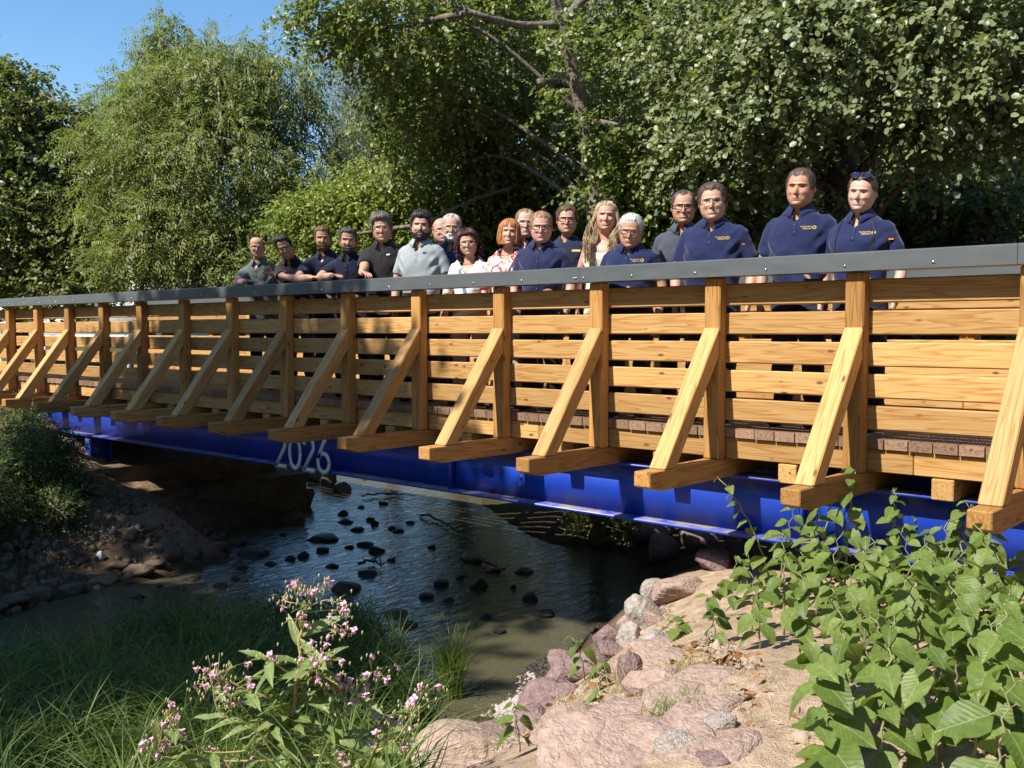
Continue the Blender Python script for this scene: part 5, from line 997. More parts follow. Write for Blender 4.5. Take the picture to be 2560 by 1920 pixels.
z2 = lambda a, b_: (600 + a * .3617, 1100 + b_ * .3617)
cs = [(990, 435, 80, 35), (715, 500, 90, 60), (730, 560, 110, 50), (840, 465, 60, 20), (815, 615, 105, 45), (930, 570, 60, 70), (900, 545, 70, 40), (1050, 605, 70, 40), (1095, 628, 90, 25), (590, 670, 245, 75), (870, 715, 130, 50), (940, 755, 120, 75), (570, 755, 105, 50), (440, 790, 105, 70), (350, 815, 80, 60), (760, 740, 80, 25), (890, 915, 150, 60), (735, 1010, 220, 110), (1390, 985, 125, 60), (1650, 990, 165, 110),
      (1525, 950, 60, 30), (2010, 1085, 130, 80), (1090, 1190, 180, 60), (1160, 1280, 150, 40), (1790, 1315, 100, 60), (1440, 1100, 100, 50), (1890, 1015, 50, 40), (2110, 1195, 180, 70), (100, 775, 240, 80), (210, 850, 90, 40), (1620, 830, 130, 40), (300, 650, 70, 35), (1750, 900, 120, 40), (1330, 740, 70, 25), (1180, 570, 70, 25), (1960, 910, 140, 40), (1280, 1080, 120, 25), (1700, 1220, 110, 35), (640, 870, 100, 30), (1050, 830, 70, 20),
      (-130, 1000, 100, 55), (-330, 960, 90, 50), (-560, 1010, 60, 30), (-250, 1090, 80, 35), (-700, 1080, 110, 40), (-420, 1120, 70, 30), (20, 880, 90, 40), (-30, 960, 70, 30)]
crow = lambda v: sum(v >= t for t in (520, 600, 700, 800, 930, 1050))
for i, (a, b_, w_, h_) in enumerate(cs):
    same = sorted(q[0] for q in cs if crow(q[1]) == crow(b_)); px_, py_ = z2(a, b_); place_rock(rock_v(i % 6, RWET), px_, py_, w_ * .3617, h_ * .3617 * .8, 'dark wet creek stone, ' + ordn[same.index(a)] + ' from left in the ' + ordn[crow(b_)] + ' row from the back', group='wet stones in the creek', sink=.62)
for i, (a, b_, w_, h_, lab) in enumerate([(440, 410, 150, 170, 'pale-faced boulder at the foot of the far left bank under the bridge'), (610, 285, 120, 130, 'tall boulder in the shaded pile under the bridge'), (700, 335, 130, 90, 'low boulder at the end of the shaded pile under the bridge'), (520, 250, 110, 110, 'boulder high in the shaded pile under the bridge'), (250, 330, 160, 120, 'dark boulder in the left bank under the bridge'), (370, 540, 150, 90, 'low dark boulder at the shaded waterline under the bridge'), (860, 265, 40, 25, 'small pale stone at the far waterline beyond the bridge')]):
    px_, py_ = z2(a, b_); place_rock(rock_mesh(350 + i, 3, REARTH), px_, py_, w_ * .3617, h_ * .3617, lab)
z1 = lambda a, b_: (a * .3617, 960 + b_ * .3617)
lb_s = [(-60, 1540, 200, 100), (90, 1490, 190, 95), (280, 1440, 200, 110), (490, 1415, 220, 110), (710, 1360, 220, 95), (950, 1285, 210, 95), (1180, 1175, 140, 110), (1330, 1160, 160, 80), (1490, 1120, 200, 80), (820, 1250, 140, 60), (1060, 1240, 140, 60), (620, 1330, 150, 60), (350, 1370, 140, 60), (1640, 1090, 140, 60)]
for i, (a, b_, w_, h_) in enumerate(lb_s):
    px_, py_ = z1(a, b_); place_rock(rock_v(6 + i % 5, REARTH), px_, py_, w_ * .3617 * 1.1, h_ * .3617, 'earthy block footing the left bank, ' + ordn[sorted(q[0] for q in lb_s).index(a)] + ' from the left', group='stones footing the left bank', sink=.5, depthk=.7)
place_rock(rock_mesh(390, 3, rockmat('white_stone', (.5, .5, .48), (.65, .65, .62), (.75, .75, .72))), 252, 1391, 22, 26, 'small whitish stone on the dark left bank')
# pebbles, sand grains and litter on the right bank
def scatter_px(g, n, poly):
    poly = np.array(poly, float); out = []
    lo, hi = poly.min(0), poly.max(0)
    while len(out) < n:
        p = g.uniform(lo, hi); c = False; j = len(poly) - 1
        for i in range(len(poly)):
            if (poly[i][1] > p[1]) != (poly[j][1] > p[1]) and p[0] < (poly[j][0] - poly[i][0]) * (p[1] - poly[i][1]) / (poly[j][1] - poly[i][1]) + poly[i][0]: c = not c
            j = i
        if c: out.append(p)
    return np.array(out)
G2 = np.random.default_rng(55)
def scatter_world(g, n, poly, off=0.0):
    P_ = scatter_px(g, n, [gp(*q)[0][:2] for q in poly]); z_ = hgt(P_[:, 0], P_[:, 1], False); return np.c_[P_, z_ + off]
bankpoly = [(1640, 1480), (1520, 1680), (1300, 1800), (1150, 1918), (2100, 1918), (1950, 1700), (1760, 1560)]
def pebbles(name, pts, r0, r1, mat, label):
    bm = bmesh.new(); bmesh.ops.create_icosphere(bm, subdivisions=1, radius=1); bv = np.array([v.co[:] for v in bm.verts]); bf = np.array([[v.index for v in f.verts] for f in bm.faces]); bm.free()
    n_ = len(pts); s_ = G2.uniform(r0, r1, n_) ** 1.0; sc = s_[:, None] * G2.uniform(.6, 1.2, (n_, 3)); a = G2.uniform(0, 6.28, n_); V = bv[None] * sc[:, None, :] * (1 + .18 * G2.normal(size=(n_, len(bv), 1)))
    V = np.stack([V[..., 0] * np.cos(a)[:, None] - V[..., 1] * np.sin(a)[:, None], V[..., 0] * np.sin(a)[:, None] + V[..., 1] * np.cos(a)[:, None], V[..., 2]], -1) + pts[:, None, :]
    F = (bf[None] + (np.arange(n_) * len(bv))[:, None, None]).reshape(-1, 3); tag(link(name, mesh_np(name, V.reshape(-1, 3), F, [mat], False)), label, 'pebbles', kind='stuff')
pebbles('pebbles', scatter_world(G2, 7000, bankpoly, .001), .003, .011, RGREY, 'pale grit and small stones strewn over the sandy right bank')
pebbles('pebbles', scatter_world(G2, 70, bankpoly, -.004), .018, .045, RPINK, 'larger reddish stones strewn over the sandy right bank')
pebbles('gravel', scatter_world(G2, 1500, [(1240, 1700), (1330, 1680), (1400, 1740), (1300, 1800), (1200, 1790), (1180, 1740)], .006), .006, .022, RGREY, 'grey gravel bar at the water edge by the flat purple boulder')
pebbles('gravel', scatter_world(G2, 1600, [(1500, 1560), (1450, 1620), (1330, 1720), (1180, 1700), (1200, 1640), (1380, 1560)], .006), .006, .026, RWET, 'wet dark gravel in the shallows by the right bank')
pebbles('clods', scatter_world(G2, 700, [(230, 1260), (420, 1250), (640, 1340), (420, 1420), (150, 1500), (0, 1540), (0, 1330)], .0), .012, .07, REARTH, 'clods of earth and small stones on the dark left bank')
# dry leaves
DRY = leafmat('dry_leaf', (.16, .07, .03), (.26, .12, .05), (.36, .20, .09), .2, .8, .2)
pts = np.r_[scatter_world(G2, 260, bankpoly, .012), scatter_world(G2, 160, [(1600, 1640), (1700, 1620), (1900, 1640), (1900, 1700), (1620, 1690)], .015)]
n_ = len(pts); V, F, k = leaf_verts(pts, unit(np.c_[G2.normal(size=(n_, 2)), G2.normal(size=n_) * .25]), unit(np.c_[G2.normal(size=(n_, 2)) * .5, np.ones(n_)]), G2.uniform(.03, .075, n_), np.full(n_, .55), 'ovate', .3)
tag(link('dead_leaves', mesh_np('dead_leaves', V, F, [DRY], True, attr=np.repeat(G2.uniform(size=n_), k))), 'brown dead leaves scattered over the sandy right bank', 'leaves', kind='stuff')
# ------------------------------------------------------------------ grass
def blades(pts, L, w, lean, g, seg=4, up=.55):
    n_ = len(pts); th = g.uniform(0, 6.28, n_); h = np.c_[np.cos(th), np.sin(th), np.zeros(n_)]; L = L * g.uniform(.55, 1.2, n_); ln = lean * g.uniform(.3, 1.5, n_); side = np.c_[-np.sin(th), np.cos(th), np.zeros(n_)]; fa = g.uniform(0, 3.14, n_); side = side * np.cos(fa)[:, None] + np.cross(side, [0, 0, 1.0]) * np.sin(fa)[:, None]
    V = []
    for i in range(seg + 1):
        t = i / seg; c = pts + h * (L * ln * t ** 2)[:, None] + np.array([0, 0, 1]) * (L * (t - .42 * ln * t ** 2.4))[:, None]; ww = (w * g.uniform(.8, 1.2, n_) if i == 0 else ww0) ; ww0 = ww if i == 0 else ww0; wd = ww0 * (1 - t ** 1.6) * (.65 + .9 * t * (1 - t)) + .0006
        V += [c + side * wd[:, None] / 2, c - side * wd[:, None] / 2]
    V = np.stack(V, 1); k = 2 * (seg + 1); F = np.array([[2 * i, 2 * i + 1, 2 * i + 3, 2 * i + 2] for i in range(seg)]); F = (F[None] + (np.arange(n_) * k)[:, None, None]).reshape(-1, 4); return V.reshape(-1, 3), F, np.repeat(g.uniform(size=n_), k)
GRASS = leafmat('grass_blade', (.085, .135, .030), (.125, .185, .042), (.180, .245, .065), .35, .5, .3); GRASSY = leafmat('fresh_grass_blade', (.11, .17, .03), (.16, .23, .045), (.24, .29, .08), .35, .5, .3); STRAW = leafmat('straw_blade', (.30, .24, .12), (.42, .34, .18), (.52, .44, .26), .25, .7, .2); DGRASS = leafmat('reed_blade', (.030, .055, .014), (.045, .080, .020), (.07, .11, .03), .3, .45, .4)
def grass(name, pts, L, w, lean, mat, label, seg=4, kind='stuff', cat='grass', group=None):
    V, F, r_ = blades(pts, L, w, lean, G2, seg); o = link(name, mesh_np(name, V, F, [mat], True, attr=r_)); return tag(o, label, cat, group, kind)
fg = [(-120, 1690), (120, 1640), (420, 1570), (640, 1530), (900, 1560), (1010, 1640), (1060, 1760), (1040, 1918), (1000, 2060), (-120, 2100)]
# clumpy: sample clump centres, blades around them
cc = scatter_world(G2, 430, fg); pts = np.repeat(cc, 22, 0) + np.c_[G2.normal(size=(430 * 22, 2)) * .055, np.zeros(430 * 22)]; pts[:, 2] = np.maximum(hgt(pts[:, 0], pts[:, 1], False), WZ) - .01; clen = np.repeat(G2.uniform(.26, .62, 430), 22)
grass('grass', pts, clen, .015, .95, GRASS, 'tall lush grass on the shaded near bank at bottom left')
tb, _ = gp(1128, 1742); n_ = 260; pts = np.tile(tb, (n_, 1)) + np.c_[G2.normal(size=(n_, 2)) * .04, np.zeros(n_)]
o = grass('grass_tuft', pts, .52, .012, .38, GRASSY, 'bright yellow-green grass tuft standing in the shallow water at the centre', kind=None); 
tb, _ = gp(1040, 1850); n_ = 70; pts = np.tile(tb, (n_, 1)) + np.c_[G2.normal(size=(n_, 2)) * .07, np.zeros(n_)]
grass('reed_tuft', pts, .62, .020, .45, DGRASS, 'dark broad-bladed reeds between flowers and grass tuft', kind=None)
for px_, py_, n_, L_, m_, lab in ((1190, 1905, 130, .22, GRASSY, 'thin grass tuft on the pink boulder at the bottom edge'), (1580, 1690, 120, .12, STRAW, 'dry grass tuft on the bank edge beside the upright slab'), (1700, 1690, 160, .13, STRAW, 'dry straw tuft on the upper sandy slope'), (1690, 1790, 150, .13, GRASSY, 'half-green grass tuft in the middle of the sandy slope'), (1560, 1730, 60, .25, STRAW, 'thin dry stalks in front of the upright slab'), (2290, 1590, 200, .16, GRASS, 'small green grass tuft in the gap between the big leaves'), (1420, 1850, 50, .28, STRAW, 'few long dry stalks near the bottom centre')):
    tb, _ = gp(px_, py_); pts = np.tile(tb, (n_, 1)) + np.c_[G2.normal(size=(n_, 2)) * .06, np.zeros(n_)]; pts[:, 2] = hgt(pts[:, 0], pts[:, 1], False); grass('grass_tuft', pts, L_, .0035, .8, m_, lab, kind=None)
pts = scatter_world(G2, 2600, bankpoly, 0); grass('dry_grass', pts, .07, .003, 1.3, STRAW, 'short dry grass stubble over the sandy right bank')
pts = scatter_world(G2, 1500, [(150, 1150), (260, 1180), (330, 1260), (250, 1400), (0, 1480), (0, 1280)], 0); grass('dry_grass', pts, .22, .005, 1.0, STRAW if False else DGRASS, 'withered grass hanging down the dark left bank')
# left bank weeds
def weed(px_, py_, R_, n_, leaf, label, mat=SHRUB, kind='diamond', lw=.4, grp=None, name='weed_bush'):
    p, t = gp(px_, py_); c = p + np.array([0, 0, R_[2] * .75]); bl = [(c, R_), (c + np.array([R_[0] * .5, -.05, R_[2] * .25]), tuple(v * .6 for v in R_)), (c + np.array([-R_[0] * .5, .05, -.05]), tuple(v * .6 for v in R_))]
    return tree(name, label, tuple(p), [p, p * .5 + c * .5, c], .012, .005, bl, mat, BARK2, G2, n_limb=8, cat='bush', seg=5, nspray=n_, per=10, slen=.17, leaf=leaf, lw=lw, kind=kind, droop=.1, inner=.15, axisrand=.9)
WEED = leafmat('weed_leaf', (.055, .085, .020), (.085, .125, .030), (.14, .18, .05), .3, .5, .35)
weed(40, 1240, (.55, .45, .50), 750, .05, 'bushy weeds on the left bank at the left edge', WEED); weed(120, 1190, (.50, .40, .40), 700, .045, 'bushy weeds on the left bank beside the grey pipe', WEED); weed(-60, 1330, (.5, .5, .45), 500, .05, 'dark weeds low on the left bank edge', WEED); weed(60, 1110, (.45, .35, .30), 450, .04, 'sunlit weeds below the left end of the bridge', WEED); weed(185, 1240, (.28, .25, .25), 300, .045, 'grassy weeds hanging over the left bank', WEED, lw=.25); weed(140, 1310, (.40, .3, .28), 380, .045, 'dim weeds half way down the left bank', WEED, lw=.3)
weed(60, 1035, (.10, .10, .22), 90, .035, 'thin weed standing before the cross beams at the left end', WEED)
weed(1560, 1350, (.35, .3, .22), 300, .05, 'grassy plant at the sunlit water edge behind the bridge', SHRUB, lw=.2)
weed(1470, 1330, (.30, .3, .18), 260, .05, 'low green plant on the far bank under the girder', SHRUB, lw=.2)
weed(560, 1150, (.35, .3, .2), 200, .045, 'shaded weeds on the bank below the year number', WEED)
# grey pipe end in the weeds
mb = MB(); V, Q, T = tube([ony(186, 1098, -.2), ony(165, 1115, -.25), ony(140, 1137, -.3)], .035, 12); mb.add(V, Q, T); tag(link('pipe', mb.mesh('pipe', [M('grey_plastic', (.35, .35, .34), .5)])), 'short grey drain pipe sticking out of the left bank weeds', 'pipe')
# branches fallen in the creek
for pl_, lab in (([(1050, 1285), (1100, 1300), (1135, 1325), (1185, 1338)], 'forked twig lying in the creek right of centre'), ([(905, 1240), (960, 1235), (1040, 1238)], 'branch washed up at the far waterline'), ([(900, 1410), (930, 1402), (955, 1415)], 'short twig caught on a stone in mid creek'), ([(1150, 1395), (1200, 1400), (1260, 1425)], 'twig jam in the shallows below the girder')):
    mb = MB(); P_ = np.array([onz(a, b_, WZ + .04) for a, b_ in pl_]); V, Q, T = tube(spline(P_, 12) + G2.normal(size=(12, 3)) * .012, np.linspace(.018, .006, 12), 6); mb.add(V, Q, T)
    for _ in range(6):
        k = G2.integers(2, 11); b_ = spline(P_, 12)[k]; e = b_ + G2.normal(size=3) * np.array([.18, .18, .03]) + np.array([0, 0, .06]); V, Q, T = tube([b_, (b_ + e) / 2 + G2.normal(size=3) * .02, e], [.007, .005, .002], 5); mb.add(V, Q, T)
    tag(link('fallen_branch', mb.mesh('fallen_branch', [BARK])), lab, 'branch')
# ------------------------------------------------------------------ big-leaved knotweed on the right bank
def big_leaf(name, mats, nl=6, nw=4, seed=0, lanceolate=False, toothy=0.0):
    g = np.random.default_rng(seed); V = []; t = np.linspace(0, 1, nl + 1)
    if lanceolate: wd = np.interp(t, [0, .08, .35, .7, 1], [.012, .07, .14, .095, .002])
    else: wd = np.interp(t, [0, .10, .28, .55, .8, .93, 1], [.06, .30, .40, .36, .20, .07, .004])
    bend = g.uniform(.12, .5); cup = g.uniform(.06, .30); wav = g.uniform(-.03, .03)
    for i, ti in enumerate(t):
        for j in range(nw + 1):
            s_ = (j / nw - .5) * 2; x_ = ti - (0 if lanceolate else .07 * abs(s_) * (ti < .2)); V.append((x_, s_ * wd[i], -bend * ti ** 2 + cup * abs(s_) * wd[i] * 1.3 + wav * math.sin(9 * ti + 3 * s_) + (0.0 if j != nw // 2 else -.012)))
    Q = gridfaces(nl + 1, nw + 1, False); return mesh_np(name, np.array(V), Q, mats, True)
def objleaf(name, a, b2, c, trans, rough, spec=.4):
    m = leafmat(name, a, b2, c, trans, rough, spec); n, l, b = nt(m); oi = n.new('ShaderNodeObjectInfo')
    at_ = [x for x in n if x.type == 'ATTRIBUTE'][0]
    for lk in list(at_.outputs['Fac'].links): tgt = lk.to_socket; l.remove(lk); l.new(oi.outputs['Random'], tgt)
    tc = n.new('ShaderNodeTexCoord'); mp = n.new('ShaderNodeMapping'); mp.inputs['Scale'].default_value = (1, 1, 1); l.new(tc.outputs['Object'], mp.inputs['Vector'])
    sp = n.new('ShaderNodeSeparateXYZ'); l.new(tc.outputs['Object'], sp.inputs[0]); ab = n.new('ShaderNodeMath'); ab.operation = 'ABSOLUTE'; l.new(sp.outputs['Y'], ab.inputs[0])
    v1 = n.new('ShaderNodeMath'); v1.operation = 'MULTIPLY_ADD'; v1.inputs[1].default_value = -.9; l.new(ab.outputs[0], v1.inputs[0]); l.new(sp.outputs['X'], v1.inputs[2])
    sn = n.new('ShaderNodeMath'); sn.operation = 'MULTIPLY'; sn.inputs[1].default_value = 50.0; l.new(v1.outputs[0], sn.inputs[0]); si = n.new('ShaderNodeMath'); si.operation = 'SINE'; l.new(sn.outputs[0], si.inputs[0])
    bp = n.new('ShaderNodeBump'); bp.inputs['Strength'].default_value = .12; bp.inputs['Distance'].default_value = .006; l.new(si.outputs[0], bp.inputs['Height']); l.new(bp.outputs['Normal'], b.inputs['Normal'])
    cr_ = [x for x in n if x.type == 'VALTORGB'][0]; mrb = n.new('ShaderNodeMapRange'); mrb.inputs['From Min'].default_value = .006; mrb.inputs['From Max'].default_value = .016; mrb.inputs['To Min'].default_value = .55; mrb.inputs['To Max'].default_value = 0; l.new(ab.outputs[0], mrb.inputs['Value'])
    bl_ = n.new('ShaderNodeTexNoise'); bl_.inputs['Scale'].default_value = 5; bl_.inputs['Detail'].default_value = 5; l.new(tc.outputs['Object'], bl_.inputs['Vector']); mrn = n.new('ShaderNodeMapRange'); mrn.inputs['From Min'].default_value = .3; mrn.inputs['From Max'].default_value = .7; mrn.inputs['To Min'].default_value = .72; mrn.inputs['To Max'].default_value = 1.2; l.new(bl_.outputs['Fac'], mrn.inputs['Value'])
    m1 = n.new('ShaderNodeMix'); m1.data_type = 'RGBA'; m1.blend_type = 'MULTIPLY'; m1.inputs['Factor'].default_value = 1; l.new(cr_.outputs['Color'], m1.inputs['A']); l.new(mrn.outputs[0], m1.inputs['B'])
    m2_ = n.new('ShaderNodeMix'); m2_.data_type = 'RGBA'; l.new(mrb.outputs[0], m2_.inputs['Factor']); l.new(m1.outputs['Result'], m2_.inputs['A']); m2_.inputs['B'].default_value = (.34, .38, .16, 1); l.new(m2_.outputs['Result'], b.inputs['Base Color']); return m
KNOT = objleaf('knotweed_leaf', (.095, .150, .028), (.140, .200, .042), (.190, .250, .065), .36, .45, .3); STEM = M('knotweed_stem', (.22, .24, .10), .5); noise_color(STEM, 8, [(.3, (.16, .18, .07)), (.7, (.28, .26, .13))])
KL = [big_leaf('leaf', [KNOT], seed=i) for i in range(7)]
G3 = np.random.default_rng(77)
def leaf_obj(me, parent, base, d, nrm, L):
    d = unit(d); nrm = unit(nrm - d * (nrm @ d)); s_ = np.cross(nrm, d); Mx = Matrix(((d[0] * L, s_[0] * L, nrm[0] * L, base[0]), (d[1] * L, s_[1] * L, nrm[1] * L, base[1]), (d[2] * L, s_[2] * L, nrm[2] * L, base[2]), (0, 0, 0, 1)))
    o = link('leaf', me, parent); o.matrix_local = Mx; return o
def knotweed(pos, h, nleaf, lmax, label, lean=None, group=None):
    root = tag(empty('knotweed_plant', tuple(pos)), label, 'plant', group); lean = np.array(lean if lean is not None else G3.normal(size=2) * .18); m = nleaf + 3; z_ = np.linspace(0, 1, m); zig = np.c_[np.where(np.arange(m) % 2, 1, -1) * .012, np.zeros(m), np.zeros(m)]; az0 = G3.uniform(0, 6.28)
    P_ = np.c_[lean[0] * h * z_ ** 1.7, lean[1] * h * z_ ** 1.7, h * z_ * (1 - .12 * z_)] + zig * z_[:, None]; mb = MB(); V, Q, T = tube(P_, np.linspace(.0065, .0025, m) * (h / .7) ** .5, 6); mb.add(V, Q, T)
    for i in range(2, m):
        az = az0 + (i % 2) * math.pi + G3.normal() * .55; out = np.array([math.cos(az), math.sin(az), 0]); L = lmax * np.interp(i / m, [0, .3, .7, 1], [.75, 1.0, .9, .45]) * G3.uniform(.6, 1.15); pet = out * L * .22 + np.array([0, 0, .05 * L]); b_ = P_[i] + pet; V, Q, T = tube([P_[i], P_[i] + pet * .6 + np.array([0, 0, .012]), b_], .0019, 5); mb.add(V, Q, T)
        tilt = G3.uniform(-.75, .05); d = unit(out * 1.0 + np.array([0, 0, tilt])); nr = unit(np.array([0, 0, .7]) + np.array(SUN) * .9 + G3.normal(size=3) * .28); leaf_obj(KL[G3.integers(7)], root, b_, d, nr, L)
    link('stem', mb.mesh('stem', [STEM]), root); return root
kg = 'big-leaved plants crowding the right bank'; kl = 'tall big-leaved green plant in the thicket on the right bank'
def groundz(x_, y_): return float(hgt(x_, y_, False)[0])
kp = [(1770, 1560), (1830, 1520), (1790, 1610), (1880, 1570), (1930, 1510), (1850, 1480), (1960, 1580), (2020, 1500), (2060, 1590), (2110, 1510), (2000, 1640), (2170, 1560), (2230, 1490), (2120, 1660), (2250, 1600), (2320, 1530), (2210, 1700), (2340, 1640), (2420, 1560), (2480, 1500), (2300, 1740), (2430, 1680), (2530, 1620), (2180, 1800), (2390, 1780), (2520, 1740), (2280, 1850), (2460, 1880), (2120, 1880), (2200, 1920), (2560, 1900), (1950, 1470), (2050, 1460), (2150, 1450), (2400, 1480), (2080, 1740), (2350, 1700), (2480, 1640), (2260, 1660), (2160, 1620), (2420, 1830), (2540, 1820), (2340, 1900), (2040, 1560), (1900, 1620), (2200, 1530), (2290, 1570), (2380, 1600), (2460, 1560), (2530, 1540), (1990, 1540), (2100, 1560), (2260, 1450), (2330, 1460), (2500, 1450)]
rown = ['the row nearest the blue girder', 'the second row from the girder', 'the third row from the girder', 'the fourth row from the girder', 'the fifth row from the girder', 'the front row']
rowi = lambda v: 0 if v < 1500 else 1 if v < 1560 else 2 if v < 1620 else 3 if v < 1700 else 4 if v < 1800 else 5
for i, (a, b_) in enumerate(kp):
    same = sorted(q[0] for q in kp if rowi(q[1]) == rowi(b_)); kl = 'big-leaved plant, ' + ordn[same.index(a)] + ' from left in ' + rown[rowi(b_)]
    p, t = gp(a, b_); knotweed(p + np.array([0, 0, -.02]), float(np.interp(t, [2.5, 4, 6], [.62, .66, .62])) * G3.uniform(.7, 1.12) * (.62 if a < 1900 else 1.38 if b_ < 1530 else 1), int(G3.integers(11, 15)) if a > 1900 else int(G3.integers(6, 9)), float(np.interp(t, [2.5, 6], [.140, .128])) * (.8 if a < 1900 else 1), kl, group=kg, lean=G3.normal(size=2) * .16)
for (x_, y_, h, lab) in ((14.72, -2.95, .62, 'large-leaved plant nearest the camera at the bottom right corner'), (14.35, -3.15, .50, 'low large-leaved plant at the bottom edge, left of the corner plant'), (14.95, -2.55, .74, 'tall plant cut by the right edge of the picture'), (14.55, -2.55, .70, 'tall plant with very broad leaves near the right edge'), (14.15, -2.75, .52, 'broad-leaved plant at the edge of the sand near the bottom'), (14.85, -1.9, .85, 'tallest knotweed at the right edge reaching up to the cross beam')):
    knotweed((x_, y_, groundz(x_, y_) - .02), h, 12, .155, lab, lean=G3.normal(size=2) * .12)
for (a, b_, h, n_, L_, lab, ln) in ((1462, 1700, .30, 6, .115, 'small sapling with round leaves between the purple boulders', (-.25, -.1)), (1500, 1740, .22, 7, .09, 'leafy seedling at the foot of the upright purple slab', (.1, -.1)), (1300, 1880, .24, 5, .11, 'seedling with dark leaves behind the pink boulder', (-.2, 0)), (1240, 1850, .16, 4, .09, 'small dark-leaved seedling at the waterside by the bottom edge', (-.2, .1)), (1500, 1790, .14, 6, .07, 'low green seedling in front of the upright purple slab', (0, 0)), (1700, 1600, .16, 5, .10, 'small plant with hanging leaves beside the oval stone', (-.3, -.1))):
    p, t = gp(a, b_); knotweed(p, h, n_, L_, lab, lean=ln)
# ------------------------------------------------------------------ pink balsam in the foreground
BAL = objleaf('balsam_leaf', (.15, .21, .06), (.20, .265, .09), (.26, .31, .12), .32, .45); BSTEM = M('balsam_stem', (.36, .30, .12), .45); noise_color(BSTEM, 5, [(.3, (.26, .27, .09)), (.7, (.44, .30, .15))]); BUD = M('balsam_bud', (.42, .40, .20), .6)
PINK = M('balsam_petal', (.62, .20, .38), .55); noise_color(PINK, 30, [(.3, (.52, .20, .34)), (.7, (.76, .52, .62))], coords='Object')
LB = [big_leaf('leaf', [BAL], 7, 3, 60 + i, True) for i in range(6)]
def flower_mesh(seed):
    g = np.random.default_rng(seed); mb = MB(); th, ph = np.meshgrid(np.linspace(.15, math.pi, 6), np.linspace(0, 2 * math.pi, 8, endpoint=False), indexing='ij'); r_ = 1 + .12 * g.normal(size=th.shape); V = np.stack([.55 * np.sin(th) * np.cos(ph) * r_, .55 * np.sin(th) * np.sin(ph) * r_, -.1 + .8 * np.cos(th) * r_], -1).reshape(-1, 3); mb.add(V, gridfaces(6, 8))
    for k in range(4):
        a = k * 1.57 + g.uniform(-.4, .4); d = np.array([math.cos(a), math.sin(a), .5]); s_ = np.array([-math.sin(a), math.cos(a), 0]); b_ = np.array([0, 0, .25]); V = [b_, b_ + d * .6 + s_ * .5, b_ + d * 1.15 + np.array([0, 0, -.2]) + s_ * .22, b_ + d * 1.1 + np.array([0, 0, -.25]) - s_ * .25, b_ + d * .6 - s_ * .5]; mb.add(V, [(0, 1, 2, 3)], [(0, 3, 4)])
    V, Q, T = tube([(0, 0, -.7), (.1, 0, -1.0), (.25, .05, -1.15)], [.18, .1, .04], 5); mb.add(V, Q, T); return mb.mesh('flower', [PINK])
FM = [flower_mesh(i) for i in range(5)]
G4 = np.random.default_rng(12)
bp_ = at(722, 2120, 4.35); bp_[2] = min(bp_[2], groundz(bp_[0], bp_[1]) + .02)
bal = tag(empty('balsam_plant', tuple(bp_)), 'tall balsam with pink flowers and lance-shaped leaves in the foreground', 'plant')
bpos = np.array(bp_); stem = MB(); buds = MB(); allst = []
def bt(x_, y_, dd=0.0): return at(x_, y_, 4.35 + dd) - bpos
def branch(pts, r0, r1, n_=14):
    P_ = spline(pts, n_); P_ = P_ + np.c_[np.sin(np.arange(n_) * 1.9), np.cos(np.arange(n_) * 1.4), np.zeros(n_)] * r0 * .4; V, Q, T = tube(P_, np.linspace(r0, r1, n_), 7); stem.add(V, Q, T); return P_
def bleaf(b_, d, L): leaf_obj(LB[G4.integers(6)], bal, b_, d, unit(np.array([0, 0, .8]) + np.array(SUN) * .6 + G4.normal(size=3) * .3), L)
def cluster(e, n_, R_=.05):
    for k in range(n_):
        p = e + G4.normal(size=3) * R_ * np.array([1, 1, .8]); V, Q, T = tube([e * .7 + p * .3 - np.array([0, 0, .02]), (e + p) / 2 + np.array([0, 0, .012]), p + np.array([0, 0, .014])], [.0016, .0014, .001], 4); stem.add(V, Q, T)
        if G4.uniform() < .62:
            o = link('flower', FM[G4.integers(5)], bal); s_ = G4.uniform(.013, .0185); o.matrix_local = Matrix.Translation(Vector(p)) @ Matrix.Rotation(G4.uniform(0, 6.28), 4, 'Z') @ Matrix.Rotation(G4.uniform(-.9, .9), 4, 'X') @ Matrix.Scale(s_, 4)
        for q in range(3):
            pb = p + G4.normal(size=3) * .02; V, Q, T = tube([pb, pb - np.array([.003, .0, .008]), pb - np.array([.005, 0, .020])], [.0015, .0048, .001], 5); buds.add(V, Q, T)
main = branch([np.zeros(3), bt(722, 1900), bt(735, 1760), bt(748, 1640), bt(755, 1560), bt(772, 1510)], .013, .005, 24)
tops = [((772, 1510), (720, 1505), (705, 1490)), ((765, 1540), (740, 1490), (738, 1475)), ((770, 1520), (790, 1485), (800, 1470)), ((772, 1515), (815, 1500), (840, 1505)), ((768, 1530), (830, 1525), (855, 1530)), ((762, 1560), (820, 1570), (865, 1575)), ((765, 1545), (745, 1545), (738, 1560)), ((772, 1510), (775, 1480), (778, 1462))]
for a, b_, c in tops:
    P_ = branch([bt(*a), bt(*b_, G4.uniform(-.06, .06)), bt(*c, G4.uniform(-.1, .1))], .003, .0015, 8); cluster(P_[-1], 5, .032)
